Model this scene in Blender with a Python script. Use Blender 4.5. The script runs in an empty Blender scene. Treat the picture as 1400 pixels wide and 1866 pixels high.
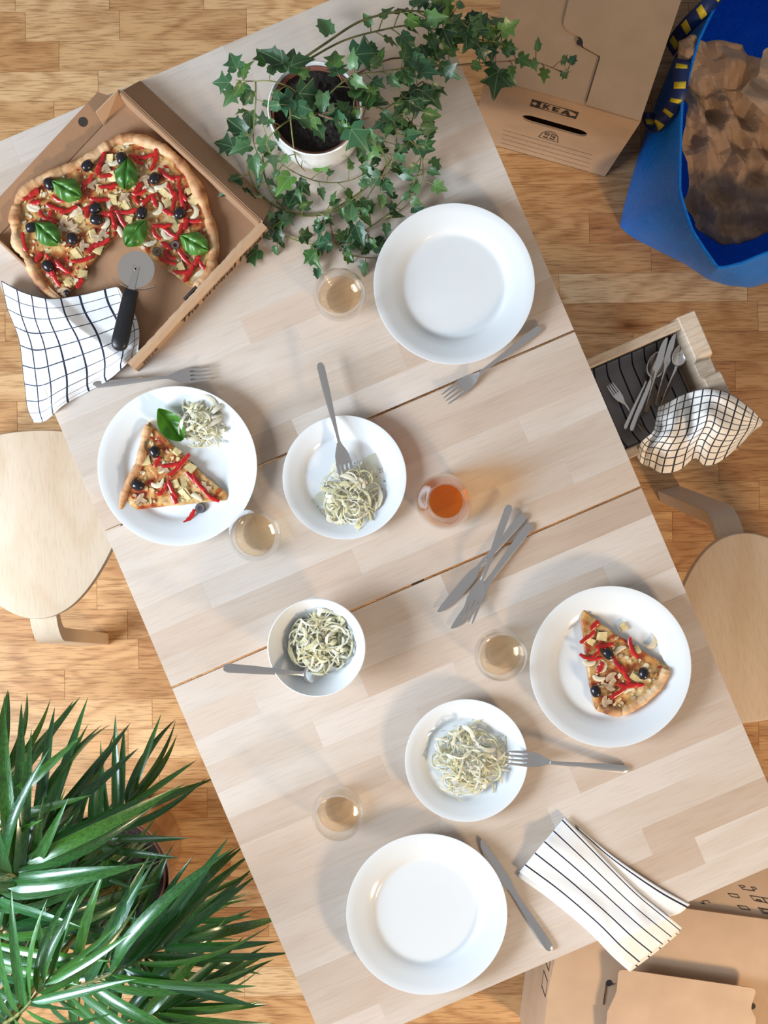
import bpy, bmesh, math, random
from mathutils import Vector, Matrix, noise

random.seed(7)
SC = bpy.context.scene
COL = SC.collection
H, F = 2.84, 2436.0          # camera height (m) and focal length in pixels of the 1400 px frame
TZ = 0.74                    # table top height
R = math.radians

def P(px, py, z=TZ):
    s = (H - z) / F
    return Vector(((px - 700) * s, (933 - py) * s, z))

# ------------------------------------------------------------------ camera
cam = bpy.data.cameras.new('camera')
cam.sensor_fit = 'HORIZONTAL'
cam.sensor_width = 36.0
cam.lens = 36.0 * F / 1400.0
cam.clip_end = 50
camo = bpy.data.objects.new('camera', cam)
camo.location = (0, 0, H)
COL.objects.link(camo)
SC.camera = camo

# ------------------------------------------------------------------ world, sun, window light
world = bpy.data.worlds.new('room_light')
SC.world = world
world.use_nodes = True
bg = world.node_tree.nodes['Background']
bg.inputs[0].default_value = (0.97, 0.95, 0.95, 1)
bg.inputs[1].default_value = 0.33

low = bpy.data.lights.new('low_sun_window', 'AREA')      # low evening sun through a window, lower right
low.shape = 'RECTANGLE'
low.size, low.size_y = 0.34, 0.30
low.energy = 50
low.color = (1.0, 0.72, 0.44)
lowo = bpy.data.objects.new('low_sun_window', low)
lowo.location = (1.75, -2.0, 1.75)
lowo.rotation_euler = (Vector((0.2, -0.2, 0.6)) - Vector(lowo.location)).to_track_quat('-Z', 'Y').to_euler()
COL.objects.link(lowo)

win = bpy.data.lights.new('window_light', 'AREA')
win.shape = 'RECTANGLE'
win.size, win.size_y = 1.2, 1.1
win.energy = 134
win.color = (0.80, 0.90, 1.0)
wino = bpy.data.objects.new('window_light', win)
wino.location = (-2.25, -0.75, 2.0)
wino.rotation_euler = (Vector((0.1, 0.1, 0.74)) - Vector(wino.location)).to_track_quat('-Z', 'Y').to_euler()
COL.objects.link(wino)

SC.cycles.transparent_max_bounces = 32
SC.view_settings.view_transform = 'Standard'
SC.view_settings.look = 'None'
SC.view_settings.exposure = 0.0
SC.view_settings.gamma = 1.0
SC.view_settings.use_curve_mapping = False

# ------------------------------------------------------------------ object helpers
def tag(o, label=None, cat=None, group=None, kind=None):
    if label: o['label'] = label
    if cat: o['category'] = cat
    if group: o['group'] = group
    if kind: o['kind'] = kind
    return o

def thing(name, label, cat, loc=(0, 0, 0), rotz=0.0, group=None):
    o = bpy.data.objects.new(name, None)
    o.empty_display_size = 0.05
    COL.objects.link(o)
    o.location = loc
    o.rotation_euler = (0, 0, rotz)
    return tag(o, label, cat, group)

def wm(o):
    m = Matrix.Identity(4)
    while o is not None:
        loc = Matrix.LocRotScale(o.location, o.rotation_euler.to_quaternion() if o.rotation_mode != 'QUATERNION' else o.rotation_quaternion, o.scale)
        m = loc @ m
        o = o.parent
    return m

def mk_mesh(name, verts, faces, mats, smooth=True, midx=None, uvs=None, angle=35):
    me = bpy.data.meshes.new(name)
    me.from_pydata([tuple(v) for v in verts], [], faces)
    if not isinstance(mats, (list, tuple)): mats = [mats]
    for m in mats: me.materials.append(m)
    if midx is not None:
        me.polygons.foreach_set('material_index', midx)
    if uvs is not None:
        l = me.uv_layers.new(name='UVMap')
        for p in me.polygons:
            for li in p.loop_indices:
                l.data[li].uv = uvs[me.loops[li].vertex_index]
    if smooth:
        me.polygons.foreach_set('use_smooth', [True] * len(me.polygons))
        me.set_sharp_from_angle(angle=R(angle))
    me.update()
    return me

def link(name, me, parent=None):
    o = bpy.data.objects.new(name, me)
    COL.objects.link(o)
    if parent is not None: o.parent = parent
    return o

def obj(name, geo, mats, parent=None, world=False, smooth=True, midx=None, uvs=None, angle=35, fixn=True):
    verts, faces = geo
    verts = [Vector(v) for v in verts]
    loc = None
    if world:
        if parent is not None:
            inv = wm(parent).inverted()
            verts = [inv @ v for v in verts]
        else:
            n = len(verts)
            cx = sum(v.x for v in verts) / n; cy = sum(v.y for v in verts) / n
            loc = Vector((cx, cy, min(v.z for v in verts)))
            verts = [v - loc for v in verts]
    me = mk_mesh(name, verts, faces, mats, smooth, midx, uvs, angle)
    if fixn:
        bm = bmesh.new(); bm.from_mesh(me)
        bmesh.ops.recalc_face_normals(bm, faces=bm.faces)
        bm.to_mesh(me); bm.free()
    o = link(name, me, parent)
    if loc is not None: o.location = loc
    return o

def merge(*geos):
    V, Fc = [], []
    for v, f in geos:
        k = len(V)
        V += list(v)
        Fc += [[i + k for i in q] for q in f]
    return V, Fc

def xf(geo, m):
    return [m @ Vector(v) for v in geo[0]], geo[1]

def move(geo, x, y, z):
    return [Vector(v) + Vector((x, y, z)) for v in geo[0]], geo[1]

# ------------------------------------------------------------------ shape helpers
def box(x0, x1, y0, y1, z0, z1, bev=0.0, seg=1):
    if bev <= 0:
        V = [(x0, y0, z0), (x1, y0, z0), (x1, y1, z0), (x0, y1, z0), (x0, y0, z1), (x1, y0, z1), (x1, y1, z1), (x0, y1, z1)]
        return [Vector(v) for v in V], [[3, 2, 1, 0], [4, 5, 6, 7], [0, 1, 5, 4], [1, 2, 6, 5], [2, 3, 7, 6], [3, 0, 4, 7]]
    bm = bmesh.new()
    bmesh.ops.create_cube(bm, size=1)
    for v in bm.verts:
        v.co = Vector(((x0 + x1) / 2 + v.co.x * (x1 - x0), (y0 + y1) / 2 + v.co.y * (y1 - y0), (z0 + z1) / 2 + v.co.z * (z1 - z0)))
    bmesh.ops.bevel(bm, geom=list(bm.edges), offset=bev, segments=seg, affect='EDGES', profile=0.5)
    bm.verts.index_update()
    g = ([v.co.copy() for v in bm.verts], [[v.index for v in f.verts] for f in bm.faces])
    bm.free()
    return g

def plank(x0, x1, y0, y1, z0, z1, b):
    V = [(x0, y0, z0), (x1, y0, z0), (x1, y1, z0), (x0, y1, z0), (x0, y0, z1 - b), (x1, y0, z1 - b), (x1, y1, z1 - b), (x0, y1, z1 - b),
         (x0 + b, y0 + b, z1), (x1 - b, y0 + b, z1), (x1 - b, y1 - b, z1), (x0 + b, y1 - b, z1)]
    Fc = [[3, 2, 1, 0], [8, 9, 10, 11]]
    for a in range(4):
        n = (a + 1) % 4
        Fc += [[a, n, n + 4, a + 4], [a + 4, n + 4, n + 8, a + 8]]
    return [Vector(v) for v in V], Fc

def lathe(profile, segs=48, closed=False, a0=0.0):
    V, Fc = [], []
    n = len(profile)
    rings = []
    for (r, z) in profile:
        if r < 1e-6:
            rings.append([len(V)]); V.append(Vector((0, 0, z)))
        else:
            k = len(V)
            for i in range(segs):
                a = 2 * math.pi * i / segs + a0
                V.append(Vector((r * math.cos(a), r * math.sin(a), z)))
            rings.append(list(range(k, k + segs)))
    pairs = list(zip(rings[:-1], rings[1:]))
    if closed: pairs.append((rings[-1], rings[0]))
    for A, B in pairs:
        for i in range(segs):
            j = (i + 1) % segs
            if len(A) == 1 and len(B) == 1: continue
            if len(A) == 1: Fc.append([A[0], B[j], B[i]])
            elif len(B) == 1: Fc.append([A[i], A[j], B[0]])
            else: Fc.append([A[i], A[j], B[j], B[i]])
    return V, Fc

def spline(pts, n):
    pts = [Vector(p) for p in pts]
    out = []
    m = len(pts) - 1
    for k in range(n + 1):
        t = k / n * m
        i = min(int(t), m - 1)
        f = t - i
        p1, p2 = pts[i], pts[i + 1]
        p0 = pts[i - 1] if i > 0 else p1 * 2 - p2
        p3 = pts[i + 2] if i + 2 <= m else p2 * 2 - p1
        out.append(0.5 * ((2 * p1) + (p2 - p0) * f + (2 * p0 - 5 * p1 + 4 * p2 - p3) * f * f + (3 * p1 - p0 - 3 * p2 + p3) * f * f * f))
    return out

def tube(pts, rad, segs=6, flat=1.0, up=Vector((0, 0, 1)), cap=True):
    pts = [Vector(p) for p in pts]
    n = len(pts)
    if not isinstance(rad, (list, tuple)): rad = [rad] * n
    V, Fc = [], []
    for i in range(n):
        t = (pts[min(i + 1, n - 1)] - pts[max(i - 1, 0)])
        if t.length < 1e-9: t = Vector((1, 0, 0))
        t.normalize()
        s = t.cross(up)
        if s.length < 1e-3: s = t.cross(Vector((1, 0, 0)))
        s.normalize()
        u = s.cross(t)
        for k in range(segs):
            a = 2 * math.pi * k / segs
            V.append(pts[i] + s * (math.cos(a) * rad[i]) + u * (math.sin(a) * rad[i] * flat))
    for i in range(n - 1):
        for k in range(segs):
            j = (k + 1) % segs
            Fc.append([i * segs + k, i * segs + j, (i + 1) * segs + j, (i + 1) * segs + k])
    if cap:
        Fc.append(list(range(segs))[::-1])
        Fc.append([(n - 1) * segs + k for k in range(segs)])
    return V, Fc

def prism(poly, z0, z1):
    n = len(poly)
    V = [Vector((p[0], p[1], z0)) for p in poly] + [Vector((p[0], p[1], z1)) for p in poly]
    Fc = [list(range(n))[::-1], list(range(n, 2 * n))]
    for i in range(n):
        j = (i + 1) % n
        Fc.append([i, j, j + n, i + n])
    return V, Fc

def strip(stations, ring=8):
    """x stations (x, y, half_width, z, thickness, crown): a rounded flat bar along x."""
    V, Fc = [], []
    for (x, y, hw, z, th, cr) in stations:
        for k in range(ring):
            a = 2 * math.pi * k / ring + math.pi / ring
            cx, cz = math.cos(a), math.sin(a)
            sx = math.copysign(abs(cx) ** 0.6, cx); sz = math.copysign(abs(cz) ** 0.6, cz)
            V.append(Vector((x, y + sx * hw, z + sz * th / 2 + cr * (1 - sx * sx))))
    n = len(stations)
    for i in range(n - 1):
        for k in range(ring):
            j = (k + 1) % ring
            Fc.append([i * ring + k, i * ring + j, (i + 1) * ring + j, (i + 1) * ring + k])
    Fc.append(list(range(ring))[::-1]); Fc.append([(n - 1) * ring + k for k in range(ring)])
    return V, Fc

def grid(fn, nu, nv):
    V, Fc, UV = [], [], []
    for j in range(nv + 1):
        for i in range(nu + 1):
            u, v = i / nu, j / nv
            V.append(fn(u, v)); UV.append((u, v))
    for j in range(nv):
        for i in range(nu):
            a = j * (nu + 1) + i
            Fc.append([a, a + 1, a + nu + 2, a + nu + 1])
    return (V, Fc), UV

def coons(top, bottom, left, right):
    """curves of (px, py, z); top/bottom run left to right, left/right run top to bottom."""
    T, B, L, Rr = [spline(c, 40) for c in (top, bottom, left, right)]
    def ev(c, t):
        k = t * 40; i = min(int(k), 39); f = k - i
        return c[i].lerp(c[i + 1], f)
    def fn(u, v):
        a = ev(T, u) * (1 - v) + ev(B, u) * v
        b = ev(L, v) * (1 - u) + ev(Rr, v) * u
        c = (T[0] * (1 - u) + T[-1] * u) * (1 - v) + (B[0] * (1 - u) + B[-1] * u) * v
        return a + b - c
    return fn

def star_sheet(outline, center, rings, hfun, z_low):
    """heightfield filled in rings from the outline to the centre, with a side skirt down to z_low. points (x,y)."""
    n = len(outline)
    V, Fc = [], []
    for (x, y) in outline: V.append(Vector((x, y, z_low)))
    for r in rings:
        for i, (x, y) in enumerate(outline):
            X = center[0] + (x - center[0]) * r; Y = center[1] + (y - center[1]) * r
            V.append(Vector((X, Y, hfun(X, Y, r))))
    V.append(Vector((center[0], center[1], hfun(center[0], center[1], 0))))
    m = len(rings)
    for k in range(m):
        for i in range(n):
            j = (i + 1) % n
            Fc.append([k * n + i, k * n + j, (k + 1) * n + j, (k + 1) * n + i])
    for i in range(n):
        Fc.append([m * n + i, m * n + (i + 1) % n, len(V) - 1])
    Fc.append(list(range(n))[::-1])
    return V, Fc

def resample(pts, n, closed=True):
    pts = [Vector((p[0], p[1], 0)) for p in pts]
    if closed: pts = pts + [pts[0]]
    L = [0]
    for a, b in zip(pts[:-1], pts[1:]): L.append(L[-1] + (b - a).length)
    out = []
    m = n if closed else n - 1
    for k in range(n):
        t = L[-1] * k / m
        i = max(j for j in range(len(L)) if L[j] <= t + 1e-12)
        i = min(i, len(pts) - 2)
        f = (t - L[i]) / max(L[i + 1] - L[i], 1e-9)
        q = pts[i].lerp(pts[i + 1], f)
        out.append((q.x, q.y))
    return out

def nz(x, y, z=0.0, s=1.0):
    return noise.noise(Vector((x * s, y * s, z)))

# ------------------------------------------------------------------ materials
def new_mat(name):
    m = bpy.data.materials.new(name)
    m.use_nodes = True
    nt = m.node_tree
    return m, nt, nt.nodes['Principled BSDF']

def N(nt, t, **kw):
    n = nt.nodes.new(t)
    for k, v in kw.items(): setattr(n, k, v)
    return n

def rgb(c): return (c[0], c[1], c[2], 1)

def plain(name, c, rough=0.5, metal=0.0, spec=0.5, bump=0.0, bscale=200, vary=0.0, vscale=30, coat=0.0, sub=0.0):
    m, nt, b = new_mat(name)
    b.inputs['Base Color'].default_value = rgb(c)
    b.inputs['Roughness'].default_value = rough
    b.inputs['Metallic'].default_value = metal
    b.inputs['Specular IOR Level'].default_value = spec
    b.inputs['Coat Weight'].default_value = coat
    b.inputs['Coat Roughness'].default_value = 0.08
    if sub > 0:
        b.inputs['Subsurface Weight'].default_value = sub
        b.inputs['Subsurface Radius'].default_value = (0.004, 0.003, 0.002)
        b.inputs['Subsurface Scale'].default_value = 1.0
    tc = N(nt, 'ShaderNodeTexCoord')
    if vary > 0:
        n = N(nt, 'ShaderNodeTexNoise'); n.inputs['Scale'].default_value = vscale; n.inputs['Detail'].default_value = 5
        nt.links.new(tc.outputs['Object'], n.inputs['Vector'])
        r = N(nt, 'ShaderNodeValToRGB')
        r.color_ramp.elements[0].position = 0.3; r.color_ramp.elements[1].position = 0.7
        r.color_ramp.elements[0].color = rgb([x * (1 - vary) for x in c])
        r.color_ramp.elements[1].color = rgb([min(1, x * (1 + vary)) for x in c])
        nt.links.new(n.outputs['Fac'], r.inputs[0]); nt.links.new(r.outputs[0], b.inputs['Base Color'])
    if bump > 0:
        n = N(nt, 'ShaderNodeTexNoise'); n.inputs['Scale'].default_value = bscale; n.inputs['Detail'].default_value = 4
        nt.links.new(tc.outputs['Object'], n.inputs['Vector'])
        bp = N(nt, 'ShaderNodeBump'); bp.inputs['Strength'].default_value = bump; bp.inputs['Distance'].default_value = 0.002
        nt.links.new(n.outputs['Fac'], bp.inputs['Height']); nt.links.new(bp.outputs[0], b.inputs['Normal'])
    return m

def ramp(nt, stops, inp):
    r = N(nt, 'ShaderNodeValToRGB')
    e = r.color_ramp.elements
    while len(e) < len(stops): e.new(0.5)
    for k, (p, c) in enumerate(stops):
        e[k].position = p; e[k].color = rgb(c)
    nt.links.new(inp, r.inputs[0])
    return r.outputs[0]

def vmul(nt, inp, v):
    n = N(nt, 'ShaderNodeVectorMath', operation='MULTIPLY')
    nt.links.new(inp, n.inputs[0]); n.inputs[1].default_value = v
    return n.outputs[0]

def mixc(nt, mode, fac, a, b):
    n = N(nt, 'ShaderNodeMix', data_type='RGBA', blend_type=mode)
    for i, x in ((0, fac), (6, a), (7, b)):
        if hasattr(x, 'is_linked') or hasattr(x, 'node'): nt.links.new(x, n.inputs[i])
        elif i == 0: n.inputs[0].default_value = x
        else: n.inputs[i].default_value = rgb(x)
    return n.outputs[2]

def math_(nt, op, a, b=None, c=None):
    n = N(nt, 'ShaderNodeMath', operation=op)
    for i, x in enumerate((a, b, c)):
        if x is None: continue
        if hasattr(x, 'node'): nt.links.new(x, n.inputs[i])
        else: n.inputs[i].default_value = x
    return n.outputs[0]

def wood(name, ref, tones, ring_c, ring_amt, grain_amt, rough, knots=0.0, ring_freq=14, sx=1.0, sy=9.0, spec=0.35, bump=0.15):
    """grain runs along the x axis of ref; every piece takes its own tone and its own cut of the grain"""
    m, nt, b = new_mat(name)
    tc = N(nt, 'ShaderNodeTexCoord'); tc.object = ref
    oi = N(nt, 'ShaderNodeObjectInfo')
    wn = N(nt, 'ShaderNodeTexWhiteNoise', noise_dimensions='1D')
    nt.links.new(math_(nt, 'MULTIPLY', oi.outputs['Random'], 91.7), wn.inputs['W'])
    off = vmul(nt, wn.outputs['Color'], (17.0, 9.0, 5.0))
    ad = N(nt, 'ShaderNodeVectorMath', operation='ADD')
    nt.links.new(tc.outputs['Object'], ad.inputs[0]); nt.links.new(off, ad.inputs[1])
    base = ramp(nt, tones, oi.outputs['Random'])
    # broad figure
    lo = N(nt, 'ShaderNodeTexNoise'); lo.inputs['Scale'].default_value = 1.0; lo.inputs['Detail'].default_value = 2.5; lo.inputs['Distortion'].default_value = 0.35
    nt.links.new(vmul(nt, ad.outputs[0], (sx * 1.9, sy, 1)), lo.inputs['Vector'])
    s = math_(nt, 'SINE', math_(nt, 'MULTIPLY', lo.outputs['Fac'], ring_freq * 6.283))
    ringv = ramp(nt, [(0.0, (0, 0, 0)), (0.55, (0.25, 0.25, 0.25)), (1.0, (1, 1, 1))], math_(nt, 'MULTIPLY_ADD', s, 0.5, 0.5))
    c1 = mixc(nt, 'MULTIPLY', math_(nt, 'MULTIPLY', ringv, ring_amt), base, ring_c)
    # pores
    fi = N(nt, 'ShaderNodeTexNoise'); fi.inputs['Scale'].default_value = 1.0; fi.inputs['Detail'].default_value = 4
    nt.links.new(vmul(nt, ad.outputs[0], (26 * sx, 300, 1)), fi.inputs['Vector'])
    fr = ramp(nt, [(0.34, (0.50, 0.42, 0.34)), (0.52, (1, 1, 1))], fi.outputs['Fac'])
    c2 = mixc(nt, 'MULTIPLY', grain_amt, c1, fr)
    # slow blotches
    bl = N(nt, 'ShaderNodeTexNoise'); bl.inputs['Scale'].default_value = 1.0; bl.inputs['Detail'].default_value = 2
    nt.links.new(vmul(nt, ad.outputs[0], (3, 12, 1)), bl.inputs['Vector'])
    br = ramp(nt, [(0.35, (0.86, 0.80, 0.74)), (0.6, (1, 1, 1))], bl.outputs['Fac'])
    c3 = mixc(nt, 'MULTIPLY', 0.55, c2, br)
    if knots > 0:
        vo = N(nt, 'ShaderNodeTexVoronoi'); vo.inputs['Scale'].default_value = 1.0
        nt.links.new(vmul(nt, ad.outputs[0], (4.2, 8.5, 0)), vo.inputs['Vector'])
        sep = N(nt, 'ShaderNodeSeparateColor'); nt.links.new(vo.outputs['Color'], sep.inputs[0])
        on = math_(nt, 'GREATER_THAN', sep.outputs[0], 1 - knots)
        kd = ramp(nt, [(0.0, (0.10, 0.055, 0.03)), (0.04, (0.22, 0.12, 0.06)), (0.09, (0.62, 0.46, 0.33)), (0.22, (1, 1, 1))], vo.outputs['Distance'])
        c3 = mixc(nt, 'MULTIPLY', on, c3, kd)
    nt.links.new(c3, b.inputs['Base Color'])
    b.inputs['Roughness'].default_value = rough
    b.inputs['Specular IOR Level'].default_value = spec
    bp = N(nt, 'ShaderNodeBump'); bp.inputs['Strength'].default_value = bump; bp.inputs['Distance'].default_value = 0.0006
    nt.links.new(fi.outputs['Fac'], bp.inputs['Height']); nt.links.new(bp.outputs[0], b.inputs['Normal'])
    return m

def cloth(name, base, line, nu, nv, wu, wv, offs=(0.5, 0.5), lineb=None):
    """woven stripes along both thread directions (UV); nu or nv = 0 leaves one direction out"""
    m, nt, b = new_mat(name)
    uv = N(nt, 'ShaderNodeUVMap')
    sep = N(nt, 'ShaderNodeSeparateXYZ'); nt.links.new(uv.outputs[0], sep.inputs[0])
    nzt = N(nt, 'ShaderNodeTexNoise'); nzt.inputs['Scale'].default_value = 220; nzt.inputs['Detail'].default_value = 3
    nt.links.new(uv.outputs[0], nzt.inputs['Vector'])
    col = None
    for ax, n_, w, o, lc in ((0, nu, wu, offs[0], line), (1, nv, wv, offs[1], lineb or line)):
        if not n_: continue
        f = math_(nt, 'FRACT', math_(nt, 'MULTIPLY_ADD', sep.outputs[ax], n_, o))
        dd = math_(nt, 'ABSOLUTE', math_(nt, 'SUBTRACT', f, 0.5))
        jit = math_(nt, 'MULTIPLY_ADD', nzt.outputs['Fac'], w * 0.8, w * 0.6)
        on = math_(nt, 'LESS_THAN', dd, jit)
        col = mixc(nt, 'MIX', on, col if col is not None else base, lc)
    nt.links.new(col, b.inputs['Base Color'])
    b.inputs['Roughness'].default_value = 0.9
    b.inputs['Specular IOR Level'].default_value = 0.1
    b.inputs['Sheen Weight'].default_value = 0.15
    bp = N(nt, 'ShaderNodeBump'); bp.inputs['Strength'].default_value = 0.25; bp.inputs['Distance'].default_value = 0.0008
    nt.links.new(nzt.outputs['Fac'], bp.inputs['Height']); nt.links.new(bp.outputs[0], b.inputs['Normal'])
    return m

def clear(name, tint, gloss=1.0, ior=1.45):
    """thin clear wall: see-through with Fresnel reflection"""
    m = bpy.data.materials.new(name); m.use_nodes = True
    nt = m.node_tree; nt.nodes.clear()
    out = N(nt, 'ShaderNodeOutputMaterial')
    tr = N(nt, 'ShaderNodeBsdfTransparent'); tr.inputs[0].default_value = rgb(tint)
    gl = N(nt, 'ShaderNodeBsdfGlossy'); gl.inputs['Roughness'].default_value = 0.02; gl.inputs['Color'].default_value = (gloss, gloss, gloss, 1)
    lw = N(nt, 'ShaderNodeLayerWeight'); lw.inputs[0].default_value = 0.5
    fr = math_(nt, 'MULTIPLY_ADD', math_(nt, 'POWER', lw.outputs['Facing'], 3.0), 0.85, 0.04)
    mx = N(nt, 'ShaderNodeMixShader')
    nt.links.new(fr, mx.inputs[0]); nt.links.new(tr.outputs[0], mx.inputs[1]); nt.links.new(gl.outputs[0], mx.inputs[2])
    nt.links.new(mx.outputs[0], out.inputs[0])
    return m

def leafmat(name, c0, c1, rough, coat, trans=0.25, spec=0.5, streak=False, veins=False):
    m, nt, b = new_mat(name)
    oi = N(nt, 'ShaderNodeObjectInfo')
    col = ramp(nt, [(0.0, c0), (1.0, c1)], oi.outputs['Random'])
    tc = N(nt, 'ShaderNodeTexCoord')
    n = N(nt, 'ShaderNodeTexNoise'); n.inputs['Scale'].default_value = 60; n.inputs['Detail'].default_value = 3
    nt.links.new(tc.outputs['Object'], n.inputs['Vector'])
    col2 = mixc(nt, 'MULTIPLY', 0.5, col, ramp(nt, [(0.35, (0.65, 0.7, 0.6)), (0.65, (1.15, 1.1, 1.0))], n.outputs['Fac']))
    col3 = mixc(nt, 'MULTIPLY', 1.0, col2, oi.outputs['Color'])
    if streak:
        sn_ = N(nt, 'ShaderNodeTexNoise'); sn_.inputs['Scale'].default_value = 1.0; sn_.inputs['Detail'].default_value = 3
        nt.links.new(vmul(nt, tc.outputs['Object'], (140, 2.5, 60)), sn_.inputs['Vector'])
        col3 = mixc(nt, 'MULTIPLY', 0.75, col3, ramp(nt, [(0.35, (0.45, 0.5, 0.45)), (0.62, (1.25, 1.2, 1.1))], sn_.outputs['Fac']))
        sb_ = N(nt, 'ShaderNodeBump'); sb_.inputs['Strength'].default_value = 0.35; sb_.inputs['Distance'].default_value = 0.002
        nt.links.new(sn_.outputs['Fac'], sb_.inputs['Height']); nt.links.new(sb_.outputs[0], b.inputs['Normal'])
    if veins:
        sp_ = N(nt, 'ShaderNodeSeparateXYZ'); nt.links.new(tc.outputs['Object'], sp_.inputs[0])
        ax = math_(nt, 'ABSOLUTE', sp_.outputs[0])
        v1 = math_(nt, 'LESS_THAN', ax, 0.016)
        v2 = math_(nt, 'LESS_THAN', math_(nt, 'ABSOLUTE', math_(nt, 'SUBTRACT', math_(nt, 'MULTIPLY', ax, 0.85), sp_.outputs[1])), 0.016)
        vv = math_(nt, 'MULTIPLY', math_(nt, 'MAXIMUM', v1, v2), 0.55)
        col3 = mixc(nt, 'MIX', vv, col3, (0.22, 0.32, 0.16))
    nt.links.new(col3, b.inputs['Base Color'])
    b.inputs['Roughness'].default_value = rough
    b.inputs['Specular IOR Level'].default_value = spec
    b.inputs['Coat Weight'].default_value = coat
    b.inputs['Coat Roughness'].default_value = 0.2
    b.inputs['Coat Tint'].default_value = (0.75, 0.95, 1.0, 1)
    if trans > 0:
        tl = N(nt, 'ShaderNodeBsdfTranslucent')
        nt.links.new(mixc(nt, 'MULTIPLY', 1.0, col3, (1.3, 1.5, 0.5)), tl.inputs[0])
        mx = N(nt, 'ShaderNodeMixShader'); mx.inputs[0].default_value = trans
        out = nt.nodes['Material Output']
        nt.links.new(b.outputs[0], mx.inputs[1]); nt.links.new(tl.outputs[0], mx.inputs[2]); nt.links.new(mx.outputs[0], out.inputs[0])
    return m

M = {}
M['ceramic'] = plain('white_ceramic', (0.73, 0.775, 0.81), rough=0.12, spec=0.5)
M['steel'] = plain('brushed_steel', (0.78, 0.775, 0.77), rough=0.19, metal=1.0, bump=0.04, bscale=300)
M['steel_bright'] = plain('polished_steel', (0.90, 0.88, 0.84), rough=0.12, metal=1.0)
M['glass'] = clear('clear_glass', (0.985, 0.99, 0.99))
M['wine'] = clear('pale_wine', (0.985, 0.905, 0.79), ior=1.33)
M['amber'] = clear('amber_drink', (0.975, 0.64, 0.18), ior=1.33)
M['card'] = plain('cardboard', (0.53, 0.375, 0.255), rough=0.85, spec=0.15, vary=0.07, vscale=14, bump=0.12, bscale=120)
M['card_edge'] = plain('cardboard_edge', (0.56, 0.42, 0.30), rough=0.9, spec=0.1, vary=0.25, vscale=220)
M['card_pizza'] = plain('pizza_box_card', (0.35, 0.205, 0.12), rough=0.85, spec=0.15, vary=0.08, vscale=12, bump=0.12, bscale=150)
M['card_outer'] = plain('pizza_box_outside', (0.48, 0.31, 0.19), rough=0.8, spec=0.2, vary=0.08, vscale=12)
M['ink'] = plain('black_ink', (0.035, 0.028, 0.024), rough=0.8)
M['black_plastic'] = plain('black_plastic', (0.012, 0.012, 0.014), rough=0.35, spec=0.4)
M['soil'] = plain('potting_soil', (0.022, 0.016, 0.013), rough=0.9, bump=1.0, bscale=180, vary=0.6, vscale=240)
M['terracotta'] = plain('brown_pot_plastic', (0.28, 0.095, 0.06), rough=0.6)
M['pot_white'] = plain('white_glaze', (0.78, 0.80, 0.80), rough=0.14)
M['pot_metal'] = plain('warm_metal_pot', (0.62, 0.47, 0.36), rough=0.22, metal=0.9)
M['stem'] = plain('green_stem', (0.16, 0.17, 0.05), rough=0.6, vary=0.4, vscale=60)
M['stem_brown'] = plain('woody_stem', (0.17, 0.11, 0.06), rough=0.7, vary=0.3, vscale=60)
M['ivy'] = leafmat('ivy_leaf', (0.022, 0.075, 0.026), (0.075, 0.165, 0.055), 0.42, 0.12, 0.12, veins=True)
M['palm'] = leafmat('palm_leaflet', (0.032, 0.115, 0.028), (0.07, 0.19, 0.05), 0.30, 1.0, 0.18, streak=True)
M['basil'] = leafmat('basil_leaf', (0.04, 0.15, 0.018), (0.085, 0.24, 0.035), 0.36, 0.12, 0.15)
M['olive'] = plain('black_olive', (0.012, 0.011, 0.016), rough=0.22, spec=0.5)
M['olive_cut'] = plain('cut_olive', (0.12, 0.10, 0.11), rough=0.4)
M['pepper'] = plain('red_pepper', (0.42, 0.012, 0.010), rough=0.28, spec=0.6, vary=0.35, vscale=120)
M['pineapple'] = plain('pineapple_piece', (0.64, 0.50, 0.24), rough=0.4, vary=0.18, vscale=160)
M['onion'] = plain('onion_piece', (0.70, 0.62, 0.45), rough=0.4, vary=0.1, vscale=100)
M['cheese_melt'] = plain('melted_cheese', (0.66, 0.50, 0.27), rough=0.35, vary=0.25, vscale=120)
M['mushroom'] = plain('mushroom_slice', (0.50, 0.36, 0.23), rough=0.5, vary=0.35, vscale=160)
M['cabbage'] = plain('shredded_cabbage', (0.60, 0.57, 0.35), rough=0.4, vary=0.22, vscale=60, sub=0.0)
M['cabbage_pale'] = plain('pale_cabbage', (0.72, 0.70, 0.56), rough=0.4, vary=0.12, vscale=60)
M['pepper_grain'] = plain('ground_pepper', (0.03, 0.022, 0.016), rough=0.8)
M['dressing'] = clear('oily_dressing', (0.975, 0.965, 0.91), ior=1.35)
M['kraft'] = plain('kraft_paper', (0.36, 0.235, 0.15), rough=0.55, spec=0.3, vary=0.08, vscale=10, bump=0.1, bscale=60)
M['yellow'] = plain('yellow_print', (0.75, 0.60, 0.03), rough=0.5)
M['strap_blue'] = plain('dark_blue_strap', (0.006, 0.025, 0.14), rough=0.5)
M['check'] = cloth('checked_cloth', (0.80, 0.82, 0.84), (0.02, 0.022, 0.045), 8, 9.5, 0.050, 0.040, lineb=(0.05, 0.06, 0.09))
M['towel'] = cloth('checked_towel_cloth', (0.80, 0.78, 0.74), (0.02, 0.02, 0.03), 15, 11, 0.085, 0.075, lineb=(0.05, 0.05, 0.07))
M['stripe'] = cloth('striped_cloth', (0.80, 0.82, 0.83), (0.02, 0.022, 0.045), 0, 4.9, 0, 0.050, offs=(0.5, 0.206))
M['stripe_edge'] = cloth('striped_cloth_edge', (0.80, 0.82, 0.83), (0.02, 0.022, 0.045), 0, 1.3, 0, 0.05, offs=(0.5, 0.3))
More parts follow.
